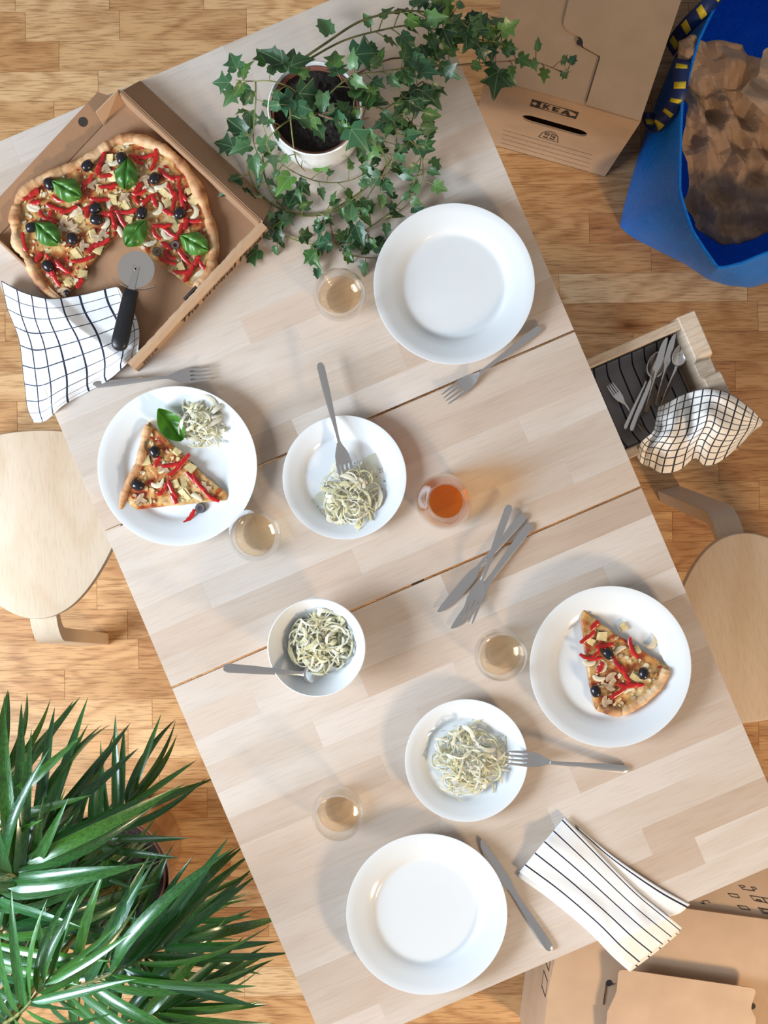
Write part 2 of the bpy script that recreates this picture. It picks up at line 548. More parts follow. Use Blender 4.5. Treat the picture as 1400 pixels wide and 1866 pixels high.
M['liner'] = cloth('striped_liner_cloth', (0.36, 0.36, 0.38), (0.02, 0.02, 0.03), 11, 0, 0.06, 0)

# blue woven plastic
m, nt, b = new_mat('blue_woven_plastic')
tc = N(nt, 'ShaderNodeTexCoord')
wv1 = N(nt, 'ShaderNodeTexWave', bands_direction='Z'); wv1.inputs['Scale'].default_value = 85
wv2 = N(nt, 'ShaderNodeTexWave', bands_direction='DIAGONAL'); wv2.inputs['Scale'].default_value = 85
for w_ in (wv1, wv2): nt.links.new(tc.outputs['Object'], w_.inputs['Vector'])
hsum = math_(nt, 'ADD', wv1.outputs['Fac'], wv2.outputs['Fac'])
bp = N(nt, 'ShaderNodeBump'); bp.inputs['Strength'].default_value = 0.6; bp.inputs['Distance'].default_value = 0.0016
wr = N(nt, 'ShaderNodeTexNoise'); wr.inputs['Scale'].default_value = 26; wr.inputs['Detail'].default_value = 5; wr.inputs['Distortion'].default_value = 1.2
nt.links.new(tc.outputs['Object'], wr.inputs['Vector'])
hsum = math_(nt, 'MULTIPLY_ADD', wr.outputs['Fac'], 9.0, hsum)
nt.links.new(hsum, bp.inputs['Height']); nt.links.new(bp.outputs[0], b.inputs['Normal'])
b.inputs['Base Color'].default_value = (0.0, 0.24, 0.95, 1)
b.inputs['Roughness'].default_value = 0.3
b.inputs['Specular IOR Level'].default_value = 0.3
M['blue'] = m

# baked cheese and sauce
m, nt, b = new_mat('baked_cheese')
tc = N(nt, 'ShaderNodeTexCoord')
n1 = N(nt, 'ShaderNodeTexNoise'); n1.inputs['Scale'].default_value = 42; n1.inputs['Detail'].default_value = 6; n1.inputs['Distortion'].default_value = 0.8
n2 = N(nt, 'ShaderNodeTexNoise'); n2.inputs['Scale'].default_value = 110; n2.inputs['Detail'].default_value = 4
for n_ in (n1, n2): nt.links.new(tc.outputs['Object'], n_.inputs['Vector'])
ca = ramp(nt, [(0.34, (0.26, 0.028, 0.010)), (0.45, (0.44, 0.13, 0.035)), (0.54, (0.58, 0.34, 0.11)), (0.68, (0.70, 0.52, 0.27))], n1.outputs['Fac'])
cb = ramp(nt, [(0.30, (0.55, 0.30, 0.14)), (0.5, (1, 1, 1))], n2.outputs['Fac'])
nt.links.new(mixc(nt, 'MULTIPLY', 0.6, ca, cb), b.inputs['Base Color'])
b.inputs['Roughness'].default_value = 0.35
bp = N(nt, 'ShaderNodeBump'); bp.inputs['Strength'].default_value = 0.6; bp.inputs['Distance'].default_value = 0.003
nt.links.new(n2.outputs['Fac'], bp.inputs['Height']); nt.links.new(bp.outputs[0], b.inputs['Normal'])
M['cheese'] = m

# baked crust
m, nt, b = new_mat('baked_crust')
tc = N(nt, 'ShaderNodeTexCoord')
n1 = N(nt, 'ShaderNodeTexNoise'); n1.inputs['Scale'].default_value = 30; n1.inputs['Detail'].default_value = 6
nt.links.new(tc.outputs['Object'], n1.inputs['Vector'])
nt.links.new(ramp(nt, [(0.30, (0.17, 0.06, 0.025)), (0.40, (0.42, 0.19, 0.075)), (0.54, (0.60, 0.35, 0.17)), (0.72, (0.72, 0.53, 0.33))], n1.outputs['Fac']), b.inputs['Base Color'])
b.inputs['Roughness'].default_value = 0.6
n2 = N(nt, 'ShaderNodeTexNoise'); n2.inputs['Scale'].default_value = 160; n2.inputs['Detail'].default_value = 4
nt.links.new(tc.outputs['Object'], n2.inputs['Vector'])
bp = N(nt, 'ShaderNodeBump'); bp.inputs['Strength'].default_value = 0.5; bp.inputs['Distance'].default_value = 0.002
nt.links.new(n2.outputs['Fac'], bp.inputs['Height']); nt.links.new(bp.outputs[0], b.inputs['Normal'])
M['crust'] = m
# ================================================================== FLOOR
FA = R(0.8)
floor = obj('floor', box(-3.2, 3.2, -3.2, 3.2, -0.05, -0.0012), M['stem_brown'], None, smooth=False)
floor.rotation_euler = (0, 0, FA)
tag(floor, 'oak block floor of short planks laid in rows', None, None, 'structure')
M['floor'] = wood('oak_floor', floor,
    [(0.0, (0.54, 0.29, 0.12)), (0.2, (0.64, 0.38, 0.175)), (0.45, (0.58, 0.335, 0.15)), (0.62, (0.74, 0.48, 0.245)), (0.8, (0.48, 0.24, 0.095)), (1.0, (0.78, 0.56, 0.32))],
    (0.50, 0.33, 0.20), 0.40, 0.7, 0.38, knots=0.18, ring_freq=13, sx=0.9, sy=6.0)
floor.data.materials[0] = M['floor']
rf = random.Random(21)
pitch = 0.0636
rest = ([], [])
y = -3.2 + 0.012
gap = 0.00025
while y < 3.2:
    x = -3.2 - rf.random() * 0.4
    while x < 3.2:
        L = rf.choice((0.2, 0.27, 0.27, 0.33, 0.4, 0.4, 0.47))
        x1 = min(x + L, 3.2); xs = max(x, -3.2)
        if x1 - xs > 0.03:
            g = plank(xs + gap, x1 - gap, y + gap, y + pitch - gap, -0.012, 0.0, 0.0004)
            if x1 > -0.92 and xs < 0.92 and y + pitch > -1.2 and y < 1.2:
                obj('plank', g, M['floor'], floor, smooth=False, fixn=False)
            else:
                k = len(rest[0]); rest[0].extend(g[0]); rest[1].extend([[i + k for i in q] for q in g[1]])
        x += L
    y += pitch
o = obj('plank_field', rest, M['floor'], floor, smooth=False, fixn=False)
tag(o, kind='stuff')

# ================================================================== TABLE
TC = P(680, 928)
TA = math.atan2(367, 858)
table = thing('gateleg_table', 'whitewashed birch gateleg table with both leaves raised and a drawer pulled out', 'table', (TC.x, TC.y, 0), TA)
M['birch'] = wood('whitewashed_birch', table,
    [(0.0, (0.57, 0.465, 0.385)), (0.2, (0.655, 0.585, 0.525)), (0.45, (0.61, 0.53, 0.46)), (0.7, (0.68, 0.615, 0.56)), (0.88, (0.63, 0.52, 0.435)), (1.0, (0.53, 0.425, 0.345))],
    (0.86, 0.78, 0.70), 0.26, 0.13, 0.42, ring_freq=5, sx=0.8, sy=6.0, spec=0.35, bump=0.06)
M['birch_plain'] = plain('birch_side', (0.60, 0.50, 0.40), rough=0.5, vary=0.06, vscale=8)
rs = random.Random(5)
def panel(name, y0, y1, rows):
    core = obj(name, box(-0.400, 0.400, y0 + 0.001, y1 - 0.001, TZ - 0.018, TZ - 0.0008, 0.0008), M['birch_plain'], table, angle=20)
    w = (y1 - y0) / rows
    for k in range(rows):
        x = -0.401
        first = rs.uniform(0.10, 0.36)
        while x < 0.401 - 1e-4:
            L = first if x < -0.4 else rs.uniform(0.20, 0.42)
            x1 = x + L
            if 0.401 - x1 < 0.09: x1 = 0.401
            obj('stave', plank(x, x1, y0 + k * w, y0 + (k + 1) * w, TZ - 0.017, TZ, 0.00012), M['birch'], core, smooth=False, fixn=False)
            x = x1
    return core
panel('centre_panel', -0.1315, 0.1315, 6)
panel('leaf', 0.1352, 0.762, 14)
panel('leaf', -0.762, -0.1352, 14)
# cabinet under the middle and the two swung gates
for s in (-1, 1):
    obj('cabinet_side', box(-0.365, 0.365, s * 0.118 - 0.009, s * 0.118 + 0.009, 0.02, TZ - 0.018, 0.001), M['birch_plain'], table)
obj('cabinet_bottom', box(-0.365, 0.365, -0.109, 0.109, 0.10, 0.118), M['birch_plain'], table)
obj('cabinet_back', box(-0.009, 0.009, -0.109, 0.109, 0.118, TZ - 0.019), M['birch_plain'], table)
for s in (-1, 1):
    yA = s * 0.128
    yB = s * 0.60
    xg = -0.02 * s
    obj('leg', box(xg - 0.02, xg + 0.02, yB - 0.02, yB + 0.02, 0, TZ - 0.020, 0.002), M['birch_plain'], table)
    for zz in (0.10, 0.66):
        obj('gate_rail', box(xg - 0.011, xg + 0.011, min(yA, yB), max(yA, yB), zz, zz + 0.05, 0.001), M['birch_plain'], table)
# the open drawer on the right end
DW, DX0, DX1 = 0.087, 0.30, 0.600
DZ0, DZ1 = 0.575, 0.690
dr = obj('drawer', box(DX0, DX1 - 0.03, -DW, DW, DZ0, DZ0 + 0.008), M['birch_plain'], table)
M['ply'] = wood('pale_plywood', table, [(0.0, (0.60, 0.50, 0.39)), (1.0, (0.66, 0.56, 0.45))], (0.75, 0.62, 0.48), 0.35, 0.3, 0.5, ring_freq=6, sx=2.0, sy=30)
for s in (-1, 1):
    yy = s * (DW - 0.0075)
    sd = obj('drawer_side', box(DX0, DX1 - 0.012, yy - 0.0075, yy + 0.0075, DZ0, DZ1, 0.0008), M['ply'], dr)
obj('drawer_back', box(DX0, DX0 + 0.012, -DW + 0.015, DW - 0.015, DZ0, DZ1 - 0.01), M['ply'], dr)
# front with the finger notch
pf = []
hw = DW + 0.004
for (yy, zz) in [(-hw, DZ0 - 0.004), (hw, DZ0 - 0.004), (hw, DZ1 + 0.006)]: pf.append((yy, zz))
for k in range(7):
    a = R(90 + 15 * k); pf.append((0.022 + 0.007 * math.cos(a) - 0.0, DZ1 - 0.001 + 0.007 * math.sin(a)))
for k in range(9):
    a = -R(90 / 8 * k)
    pf.append((0.014 + 0.0 - 0.010 * (1 - math.cos(a)) * 0.3, DZ1 - 0.004 - 0.013 * k / 8))
for k in range(9):
    pf.append((-0.014 + 0.010 * 0.0, DZ1 - 0.017 + 0.013 * k / 8))
for k in range(7):
    a = R(0 + 15 * k); pf.append((-0.022 + 0.007 * math.cos(a), DZ1 - 0.001 + 0.007 * math.sin(a)))
pf.append((-hw, DZ1 + 0.006))
gv, gf = prism(pf, DX1 - 0.030, DX1)
gv = [Vector((v.z, v.x, v.y)) for v in gv]
fo = obj('drawer_front', (gv, gf), M['ply'], dr, angle=30)
bv = fo.modifiers.new('round', 'BEVEL'); bv.width = 0.0022; bv.segments = 3; bv.limit_method = 'ANGLE'; bv.angle_limit = R(40)

# ================================================================== STOOLS
def stool(label, cpx, cpy, vdir):
    c = P(cpx, cpy, 0.45)
    t = thing('stool', label, 'stool', (c.x, c.y, 0), vdir, 'bentwood stools at the table')
    mw = wood('birch_veneer', t, [(0.0, (0.70, 0.57, 0.43)), (1.0, (0.72, 0.59, 0.45))], (0.84, 0.72, 0.58), 0.35, 0.15, 0.4, ring_freq=5, sx=1.6, sy=5.0, bump=0.05)
    Rr, a3, a6 = 0.1678, 0.095, 0.008
    prof = []
    n = 120
    for k in range(n):
        th = 2 * math.pi * k / n
        r = Rr * (1 + a3 * math.cos(3 * th) + a6 * math.cos(6 * th))
        prof.append((th, r))
    V, Fc = [], []
    lv = [(-0.004, 0.428), (0.0, 0.431), (0.0, 0.447), (-0.0015, 0.4495), (-0.004, 0.45)]
    for (dr_, z) in lv:
        for (th, r) in prof: V.append(Vector(((r + dr_) * math.cos(th), (r + dr_) * math.sin(th), z)))
    for k in range(len(lv) - 1):
        for i in range(n):
            j = (i + 1) % n
            Fc.append([k * n + i, k * n + j, (k + 1) * n + j, (k + 1) * n + i])
    Fc.append(list(range(n))[::-1]); Fc.append([4 * n + i for i in range(n)])
    obj('seat', (V, Fc), mw, t)
    me = None
    for k in range(3):
        if me is None:
            path = [(0.05, 0.416)]
            for q in range(0, 9):
                a = R(90 - 80 * q / 8)
                path.append((0.170 + 0.052 * math.cos(a), 0.416 - 0.052 + 0.052 * math.sin(a)))
            path.append((0.265, 0.0))
            V, Fc = [], []
            w = 0.0245; th_ = 0.0125
            for i, (r, z) in enumerate(path):
                p0 = path[max(i - 1, 0)]; p1 = path[min(i + 1, len(path) - 1)]
                t_ = Vector((p1[0] - p0[0], p1[1] - p0[1])).normalized()
                nx, nzv = -t_.y, t_.x
                for (sy, so) in ((-1, -1), (1, -1), (1, 1), (-1, 1)):
                    zz = z + nzv * th_ * so
                    V.append(Vector((r + nx * th_ * so, sy * w, zz if i < len(path) - 1 else 0.0)))
            for i in range(len(path) - 1):
                for q in range(4):
                    j = (q + 1) % 4
                    Fc.append([i * 4 + q, i * 4 + j, (i + 1) * 4 + j, (i + 1) * 4 + q])
            Fc.append([3, 2, 1, 0]); Fc.append([(len(path) - 1) * 4 + q for q in range(4)])
            lo = obj('leg', (V, Fc), mw, t, angle=30)
            bvm = lo.modifiers.new('round', 'BEVEL'); bvm.width = 0.0012; bvm.segments = 2; bvm.limit_method = 'ANGLE'
            me = lo.data
        else:
            lo = link('leg', me, t)
            bvm = lo.modifiers.new('round', 'BEVEL'); bvm.width = 0.0012; bvm.segments = 2; bvm.limit_method = 'ANGLE'
        lo.rotation_euler = (0, 0, 2 * math.pi / 3 * k)
    return t
stool('pale bentwood stool tucked under the table beside the checked napkin', 60, 940, R(-86))
stool('warm birch bentwood stool at the table side below the open drawer', 1379, 1157, math.atan2(0.97, -0.22))

# ================================================================== MOVING BOXES
def ray(px, py):
    return Vector(((px - 700) / F, (933 - py) / F, -1.0))
CAM = Vector((0, 0, H))

def text_geo(s, size, shear=0.0, bold=0.0):
    cu = bpy.data.curves.new('lettering', 'FONT')
    cu.body = s; cu.size = size; cu.shear = shear; cu.offset = bold
    cu.align_x = 'CENTER'; cu.align_y = 'CENTER'; cu.resolution_u = 3
    o = bpy.data.objects.new('lettering', cu)
    COL.objects.link(o)
    dg = bpy.context.evaluated_depsgraph_get()
    me = bpy.data.meshes.new_from_object(o.evaluated_get(dg))
    g = ([v.co.copy() for v in me.vertices], [list(p.vertices) for p in me.polygons])
    bpy.data.objects.remove(o); bpy.data.curves.remove(cu); bpy.data.meshes.remove(me)
    return g

def line_geo(pts, w, closed=False):
    V, Fc = [], []
    pts = [Vector((p[0], p[1], 0)) for p in pts]
    if closed: pts = pts + [pts[0]]
    for a, b_ in zip(pts[:-1], pts[1:]):
        t = (b_ - a).normalized(); n = Vector((-t.y, t.x, 0)) * w / 2; e = t * w / 2
        k = len(V)
        V += [a - e - n, b_ + e - n, b_ + e + n, a - e + n]; Fc.append([k, k + 1, k + 2, k + 3])
    return V, Fc

def rounded(poly, radii, seg=5):
    out = []
    n = len(poly)
    for i in range(n):
        p = Vector(poly[i]); a = Vector(poly[i - 1]); c = Vector(poly[(i + 1) % n])
        r = radii[i]
        if r <= 0: out.append((p.x, p.y)); continue
        d0 = (a - p).normalized(); d1 = (c - p).normalized()
        s = p + d0 * r; e = p + d1 * r
        for k in range(seg + 1):
            t = k / seg
            q = s * (1 - t) ** 2 + p * 2 * t * (1 - t) + e * t * t
            out.append((q.x, q.y))
    return out

BW, BD, BH = 0.295, 0.50, 0.40
ang1 = math.atan2(-80, 283)
corner = P(1168, 222, BH)
c1 = corner - Matrix.Rotation(ang1, 3, 'Z') @ Vector((BW / 2, -BD / 2, 0))
box1 = thing('moving_box', 'closed cardboard moving box with black printing and a hand slot on its side', 'box', (c1.x, c1.y, 0), ang1)
inv1 = wm(box1).inverted()
t_ = 0.004
def top_local(pts, inv, z):
    return [tuple((inv @ P(px, py, z)).xy) for px, py in pts]
# front panel with hand slot cut through
def front_pt(px, py, inv, yplane):
    o_ = inv @ CAM; d_ = inv.to_3x3() @ ray(px, py)
    k = (yplane - o_.y) / d_.y
    p = o_ + d_ * k
    return p.x, p.z
yp = -BD / 2
slL = front_pt(970, 219, inv1, yp); slR = front_pt(1052, 240, inv1, yp)
sz = (slL[1] + slR[1]) / 2; sx0, sx1 = slL[0], slR[0]; sr = 0.021
slot = []
for k in range(9):
    a = R(90 + 180 * k / 8); slot.append((sx0 + sr * math.cos(a), sz + sr * math.sin(a)))
for k in range(9):
    a = R(270 + 180 * k / 8); slot.append((sx1 + sr * math.cos(a), sz + sr * math.sin(a)))
bm = bmesh.new()
def loop(pts, y):
    vs = [bm.verts.new((p[0], y, p[1])) for p in pts]
    es = [bm.edges.new((vs[i], vs[(i + 1) % len(vs)])) for i in range(len(vs))]
    return vs, es
outer = [(-BW / 2, 0.0), (BW / 2, 0.0), (BW / 2, BH - 0.006), (-BW / 2, BH - 0.006)]
rings = []
for y_ in (yp, yp + t_):
    v1, e1 = loop(outer, y_); v2, e2 = loop(slot, y_)
    bmesh.ops.triangle_fill(bm, edges=e1 + e2, use_beauty=True)
    rings.append((v1, v2))
for q in (0, 1):
    A, B = rings[0][q], rings[1][q]
    for i in range(len(A)):
        j = (i + 1) % len(A)
        bm.faces.new((A[i], A[j], B[j], B[i]))
bm.verts.index_update()
g = ([v.co.copy() for v in bm.verts], [[v.index for v in f.verts] for f in bm.faces]); bm.free()
fp = obj('side_panel', g, M['card'], box1, smooth=False)
obj('side_panel', box(-BW / 2, BW / 2, BD / 2 - t_, BD / 2, 0, BH - 0.006), M['card'], box1, smooth=False)
for s in (-1, 1):
    obj('side_panel', box(s * BW / 2 - (t_ if s > 0 else 0), s * BW / 2 + (t_ if s < 0 else 0), -BD / 2 + t_, BD / 2 - t_, 0, BH - 0.006), M['card'], box1, smooth=False)
obj('bottom_panel', box(-BW / 2, BW / 2, -BD / 2, BD / 2, 0.0, 0.004), M['card'], box1, smooth=False)
obj('top_flap', box(-BW / 2, BW / 2, -BD / 2, BD / 2, BH - 0.006, BH - 0.003), M['card'], box1, smooth=False)
fl = top_local([(886, 141), (1066, 190), (1092, 104), (1059, 86), (1050, 60), (1062, -130), (940, -130)], inv1, BH)
obj('top_flap', prism(fl, BH - 0.003, BH + 0.001), M['card'], box1, smooth=False)
tabp = [(1064, -120), (1024, 52), (1061, 71), (1062, 86), (1094, 104), (1068, 191), (1167, 221), (1255, -40), (1270, -110)]
tl = rounded(top_local(tabp, inv1, BH), [0, 0.012, 0.006, 0.003, 0.004, 0, 0, 0, 0])
obj('closing_tab', prism(tl, BH + 0.0012, BH + 0.0045), M['card'], box1, smooth=False)
hx = inv1 @ P(1056, 79, BH)
obj('notch_hole', move(lathe([(0, 0.0), (0.006, 0.0)], 16), hx.x, hx.y, BH + 0.0048), M['ink'], box1)
# printing on the front panel (flat ink a hair proud of the card)
def on_front(geo, cx, cz):
    return [Vector((v[0] + cx, yp - 0.0004, v[1] + cz)) for v in geo[0]], geo[1]
la = front_pt(970, 181, inv1, yp); lb = front_pt(1056, 204, inv1, yp); lc = front_pt(969, 193, inv1, yp)
LW = lb[0] - la[0]; LH = 0.042
lcx = (la[0] + lb[0]) / 2; lcz = (la[1] + lb[1]) / 2 - LH / 2
V, Fc = [], []
n = 64
for k in range(n):
    a = 2 * math.pi * k / n
    ca, sa = math.cos(a), math.sin(a)
    mm = max(abs(ca), abs(sa))
    V.append(Vector((ca / mm * LW / 2, sa / mm * LH / 2, 0)))
    V.append(Vector((ca * LW * 0.475, sa * LH * 0.45, 0)))
for k in range(n):
    j = (k + 1) % n
    Fc.append([2 * k, 2 * j, 2 * j + 1, 2 * k + 1])
h = LH * 0.30
def letter(polys, x, w):
    VV, FF = [], []
    for q in polys:
        k = len(VV)
        VV += [Vector((x + p[0] * w, (p[1] * 2 - 1) * h, 0)) for p in q]; FF.append(list(range(k, k + len(q))))
    return VV, FF
LI = [[(0.15, 0), (0.85, 0), (0.85, 1), (0.15, 1)], [(0, 0), (1, 0), (1, .2), (0, .2)], [(0, .8), (1, .8), (1, 1), (0, 1)]]
LK = [[(0.05, 0), (.36, 0), (.36, 1), (.05, 1)], [(.3, .45), (.62, 1), (.98, 1), (.55, .5)], [(.3, .55), (.68, 0), (1.05, 0), (.58, .6)], [(0, 0), (.42, 0), (.42, .18), (0, .18)], [(0, .82), (.42, .82), (.42, 1), (0, 1)]]
LE = [[(0.05, 0), (.42, 0), (.42, 1), (.05, 1)], [(.05, 0), (1, 0), (1, .26), (.05, .26)], [(.05, .4), (.85, .4), (.85, .62), (.05, .62)], [(.05, .78), (1, .78), (1, 1), (.05, 1)]]
LA = [[(0, 0), (.3, 0), (.62, 1), (.38, 1)], [(1.05, 0), (.62, 0), (.38, 1), (.68, 1)], [(.2, .2), (.8, .2), (.75, .38), (.28, .38)]]
lw = LW * 0.155
logo = merge((V, Fc), letter(LI, -LW * 0.395, lw * 0.72), letter(LK, -LW * 0.245, lw), letter(LE, -LW * 0.045, lw), letter(LA, LW * 0.15, lw * 1.3))
obj('printed_logo', on_front(logo, lcx, lcz), M['ink'], fp, smooth=False, fixn=False)
for (ax, ay, bx, by) in [(917, 236, 1080, 283), (915.5, 244, 1078, 290.5), (915, 252, 1075.5, 298), (914, 260, 1073, 305), (913.5, 267.5, 1070, 313)]:
    a = front_pt(ax, ay, inv1, yp); b_ = front_pt(bx, by, inv1, yp)
    zz = (a[1] + b_[1]) / 2
    obj('printed_line', on_front(line_geo([(a[0], 0), (b_[0], 0)], 0.0012), 0, zz), M['ink'], fp, smooth=False, fixn=False)
a = front_pt(984, 244, inv1, yp); b_ = front_pt(1019, 254, inv1, yp); c_ = front_pt(1003, 239, inv1, yp)
wx, wz = (a[0] + b_[0]) / 2, (a[1] + b_[1]) / 2
ww = (b_[0] - a[0])
icon = merge(line_geo([(-ww / 2, -0.010), (ww / 2, -0.010), (ww * 0.38, 0.016), (-ww * 0.38, 0.016)], 0.0016, True),
             line_geo([(ww * 0.30 * math.cos(R(q * 15)), 0.016 + 0.012 * math.sin(R(q * 15))) for q in range(13)], 0.0016),
             line_geo([(ww * 0.18 * math.cos(R(q * 15)), 0.016 + 0.006 * math.sin(R(q * 15))) for q in range(13)], 0.0014),
             move(text_geo('30 kg', 0.011, bold=0.0003), 0, 0.0095, 0), move(text_geo('66 lbs', 0.0105, bold=0.0003), 0, -0.002, 0))
icon = ([Vector((v[0], v[1] * 1.5, 0)) for v in icon[0]], icon[1])
obj('weight_mark', on_front(icon, wx, wz - 0.006), M['ink'], fp, smooth=False, fixn=False)

# second box, lower right
ang2 = math.atan2(-32, 240)
B2W, B2D, B2H = 0.62, 0.36, 0.33
cl = P(1008, 1752, B2H)
back = P(1330, 1666, B2H)
Rm = Matrix.Rotation(ang2, 3, 'Z')
lx = Rm.inverted() @ cl; ly = Rm.inverted() @ back
c2 = Rm @ Vector((lx.x + B2W / 2, ly.y - B2D / 2, 0))
box2 = thing('moving_box', 'cardboard box with a tucked top tab and one open flap under the table end', 'box', (c2.x, c2.y, 0), ang2)
inv2 = wm(box2).inverted()
for s in (-1, 1):
    obj('side_panel', box(-B2W / 2, B2W / 2, s * B2D / 2 - (t_ if s > 0 else 0), s * B2D / 2 + (t_ if s < 0 else 0), 0, B2H - 0.006), M['card'], box2, smooth=False)
    sp = obj('side_panel', box(s * B2W / 2 - (t_ if s > 0 else 0), s * B2W / 2 + (t_ if s < 0 else 0), -B2D / 2 + t_, B2D / 2 - t_, 0, B2H - 0.006), M['card'], box2, smooth=False)
    if s < 0:
        q = []
        for (y0, z0, y1, z1) in ((0.02, 0.24, 0.05, 0.30), (-0.03, 0.24, 0.0, 0.30)):
            g_ = line_geo([(y0, z0), (y1, z0), (y1, z1), (y0, z1)], 0.003, True)
            q.append(([Vector((-B2W / 2 - 0.0005, v.x, v.y)) for v in g_[0]], g_[1]))
        obj('printed_mark', merge(*q), M['ink'], sp, smooth=False, fixn=False)
obj('bottom_panel', box(-B2W / 2, B2W / 2, -B2D / 2, B2D / 2, 0, 0.004), M['card'], box2, smooth=False)
obj('top_flap', box(-B2W / 2, B2W / 2, -B2D / 2, B2D / 2, B2H - 0.006, B2H - 0.003), M['card'], box2, smooth=False)
f2 = top_local([(996, 1819), (1098, 1832), (1104, 1792), (1128, 1790), (1370, 1822), (1600, 1850), (1620, 1700), (1260, 1650), (1040, 1610)], inv2, B2H)
ymax = B2D / 2
f2 = [(max(min(x, B2W / 2 + 0.004), -B2W / 2 - 0.004), min(y, ymax)) for x, y in f2]
obj('top_flap', prism(f2, B2H - 0.003, B2H + 0.001), M['card'], box2, smooth=False)
tb = top_local([(1096, 1990), (1106, 1840), (1122, 1802), (1124, 1758), (1374, 1794), (1364, 1832), (1374, 1850), (1380, 2010)], inv2, B2H + 0.012)
tb = rounded(tb, [0, 0.0, 0.010, 0.012, 0.012, 0.008, 0, 0])
yhi = max(p[1] for p in tb); ylo = min(p[1] for p in tb)
gv, gf = prism(tb, 0, 0.003)
gv = [Vector((v.x, v.y, B2H + 0.0012 + v.z + 0.030 * max(0, (v.y - ylo) / (yhi - ylo)) ** 1.2)) for v in gv]
obj('closing_tab', (gv, gf), M['card'], box2, smooth=False)
for (hx_, hy_) in ((1110, 1791), (1371, 1833)):
    hp = inv2 @ P(hx_, hy_, B2H)
    obj('notch_hole', move(lathe([(0, 0.0), (0.0062, 0.0)], 16), hp.x, hp.y, B2H + 0.0016), M['ink'], box2)
# the flap left open, sloping down behind, with assembly pictures printed on it
flap = [(-B2W / 2 + 0.15, B2D / 2), (B2W / 2 - 0.02, B2D / 2), (B2W / 2 - 0.16, B2D / 2 + 0.16), (-B2W / 2 + 0.17, B2D / 2 + 0.16)]
slope = math.tan(R(14))
def fz(y_): return B2H - 0.012 - (y_ - B2D / 2) * slope
gv, gf = prism(flap, 0, 0.004)
gv = [Vector((v.x, v.y, v.z + fz(v.y) - 0.004)) for v in gv]
ff = obj('open_flap', (gv, gf), M['card'], box2, smooth=False)
def on_flap(pts, w, closed=True):
    q = []
    for px, py in pts:
        z = B2H - 0.02
        for _ in range(4):
            p = inv2 @ P(px, py, z); z = fz(p.y)
        q.append((p.x, p.y))
    g_ = line_geo(q, w, closed)
    return [Vector((v.x, v.y, fz(v.y) + 0.0006)) for v in g_[0]], g_[1]
marks = [[(1327, 1628), (1344, 1630), (1348, 1636), (1333, 1634)], [(1344.5, 1650), (1361, 1652), (1367, 1658), (1351, 1656)],
         [(1367, 1632), (1389, 1635.5), (1397, 1645), (1375, 1641)], [(1378, 1639), (1386, 1640), (1389, 1642.5), (1381, 1641.5)],
         [(1390, 1636), (1412, 1639), (1418, 1649), (1399, 1646)], [(1382, 1654), (1405, 1658), (1412, 1668), (1391, 1664)], [(1387, 1656), (1400, 1658), (1405, 1664), (1394, 1663)]]
obj('printed_picture', merge(*([on_flap(q, 0.0013) for q in marks] +
    [on_flap(q, 0.0013, False) for q in ([(1347, 1613.5), (1354, 1620.5), (1375.5, 1623.5), (1369, 1616.5), (1376, 1617), (1379, 1620), (1373, 1621)], [(1347, 1613.5), (1355, 1614), (1358, 1616), (1352, 1617.5)], [(1276, 1645), (1284, 1647), (1280, 1642), (1290, 1641), (1294, 1645)])])), M['ink'], ff, smooth=False, fixn=False)

# ================================================================== BLUE BAG
basep = [(1130, 412), (1205, 460), (1288, 499), (1370, 521), (1420, 505), (1560, 470), (1600, 300), (1600, 60), (1500, -80), (1360, -90), (1262, 40), (1180, 230)]
rimp = [(1239, 345), (1262, 420), (1308, 487), (1350, 480), (1400, 460), (1500, 440), (1620, 300), (1620, 40), (1500, -120), (1345, -60), (1275, 70), (1243, 190)]
def closed_spline(pts, n):
    m = len(pts); out = []
    pts = [Vector(p) for p in pts]
    for k in range(n):
        t = k / n * m; i = int(t); f = t - i
        p0, p1, p2, p3 = pts[i - 1], pts[i % m], pts[(i + 1) % m], pts[(i + 2) % m]
        q = 0.5 * ((2 * p1) + (p2 - p0) * f + (2 * p0 - 5 * p1 + 4 * p2 - p3) * f * f + (3 * p1 - p0 - 3 * p2 + p3) * f ** 3)
        out.append(p1.lerp(p2, f) * 0.65 + q * 0.35)
    return out
nb = 144; BZ = 0.36
bb = closed_spline([P(x, y, 0.003) for x, y in basep], nb)
rr = closed_spline([P(x, y, BZ) for x, y in rimp], nb)
V, Fc = [], []
lev = 18
bc = sum(bb, Vector()) / nb
for k in range(lev + 1):
    t = k / lev
    for i in range(nb):
        p = bb[i].lerp(rr[i], t)
        n_ = (p - bc); n_.z = 0; n_.normalize()
        wob = 0.007 * nz(p.x * 7, p.y * 7, p.z * 5) * math.sin(math.pi * min(1, t * 1.1)) + 0.003 * nz(p.x * 22, p.y * 22, p.z * 9 + 4) * (1 if 0.05 < t < 0.97 else 0)
        p = p + n_ * (wob + 0.018 * math.sin(math.pi * t))
        V.append(p)
for k in range(lev):
    for i in range(nb):
        j = (i + 1) % nb
        Fc.append([k * nb + i, k * nb + j, (k + 1) * nb + j, (k + 1) * nb + i])
Fc.append(list(range(nb))[::-1])
bag = thing('shopping_bag', 'big blue woven plastic carrier bag with crumpled brown paper inside', 'bag', (bc.x, bc.y, 0))
bo = obj('bag_body', (V, Fc), M['blue'], bag, world=True, angle=60)
sm = bo.modifiers.new('thick', 'SOLIDIFY'); sm.thickness = 0.0012
rt = [p + Vector((0, 0, 0.001)) for p in V[lev * nb:(lev + 1) * nb]]
obj('rim_hem', tube(rt + [rt[0]], 0.003, 6, cap=False), M['blue'], bag, world=True)
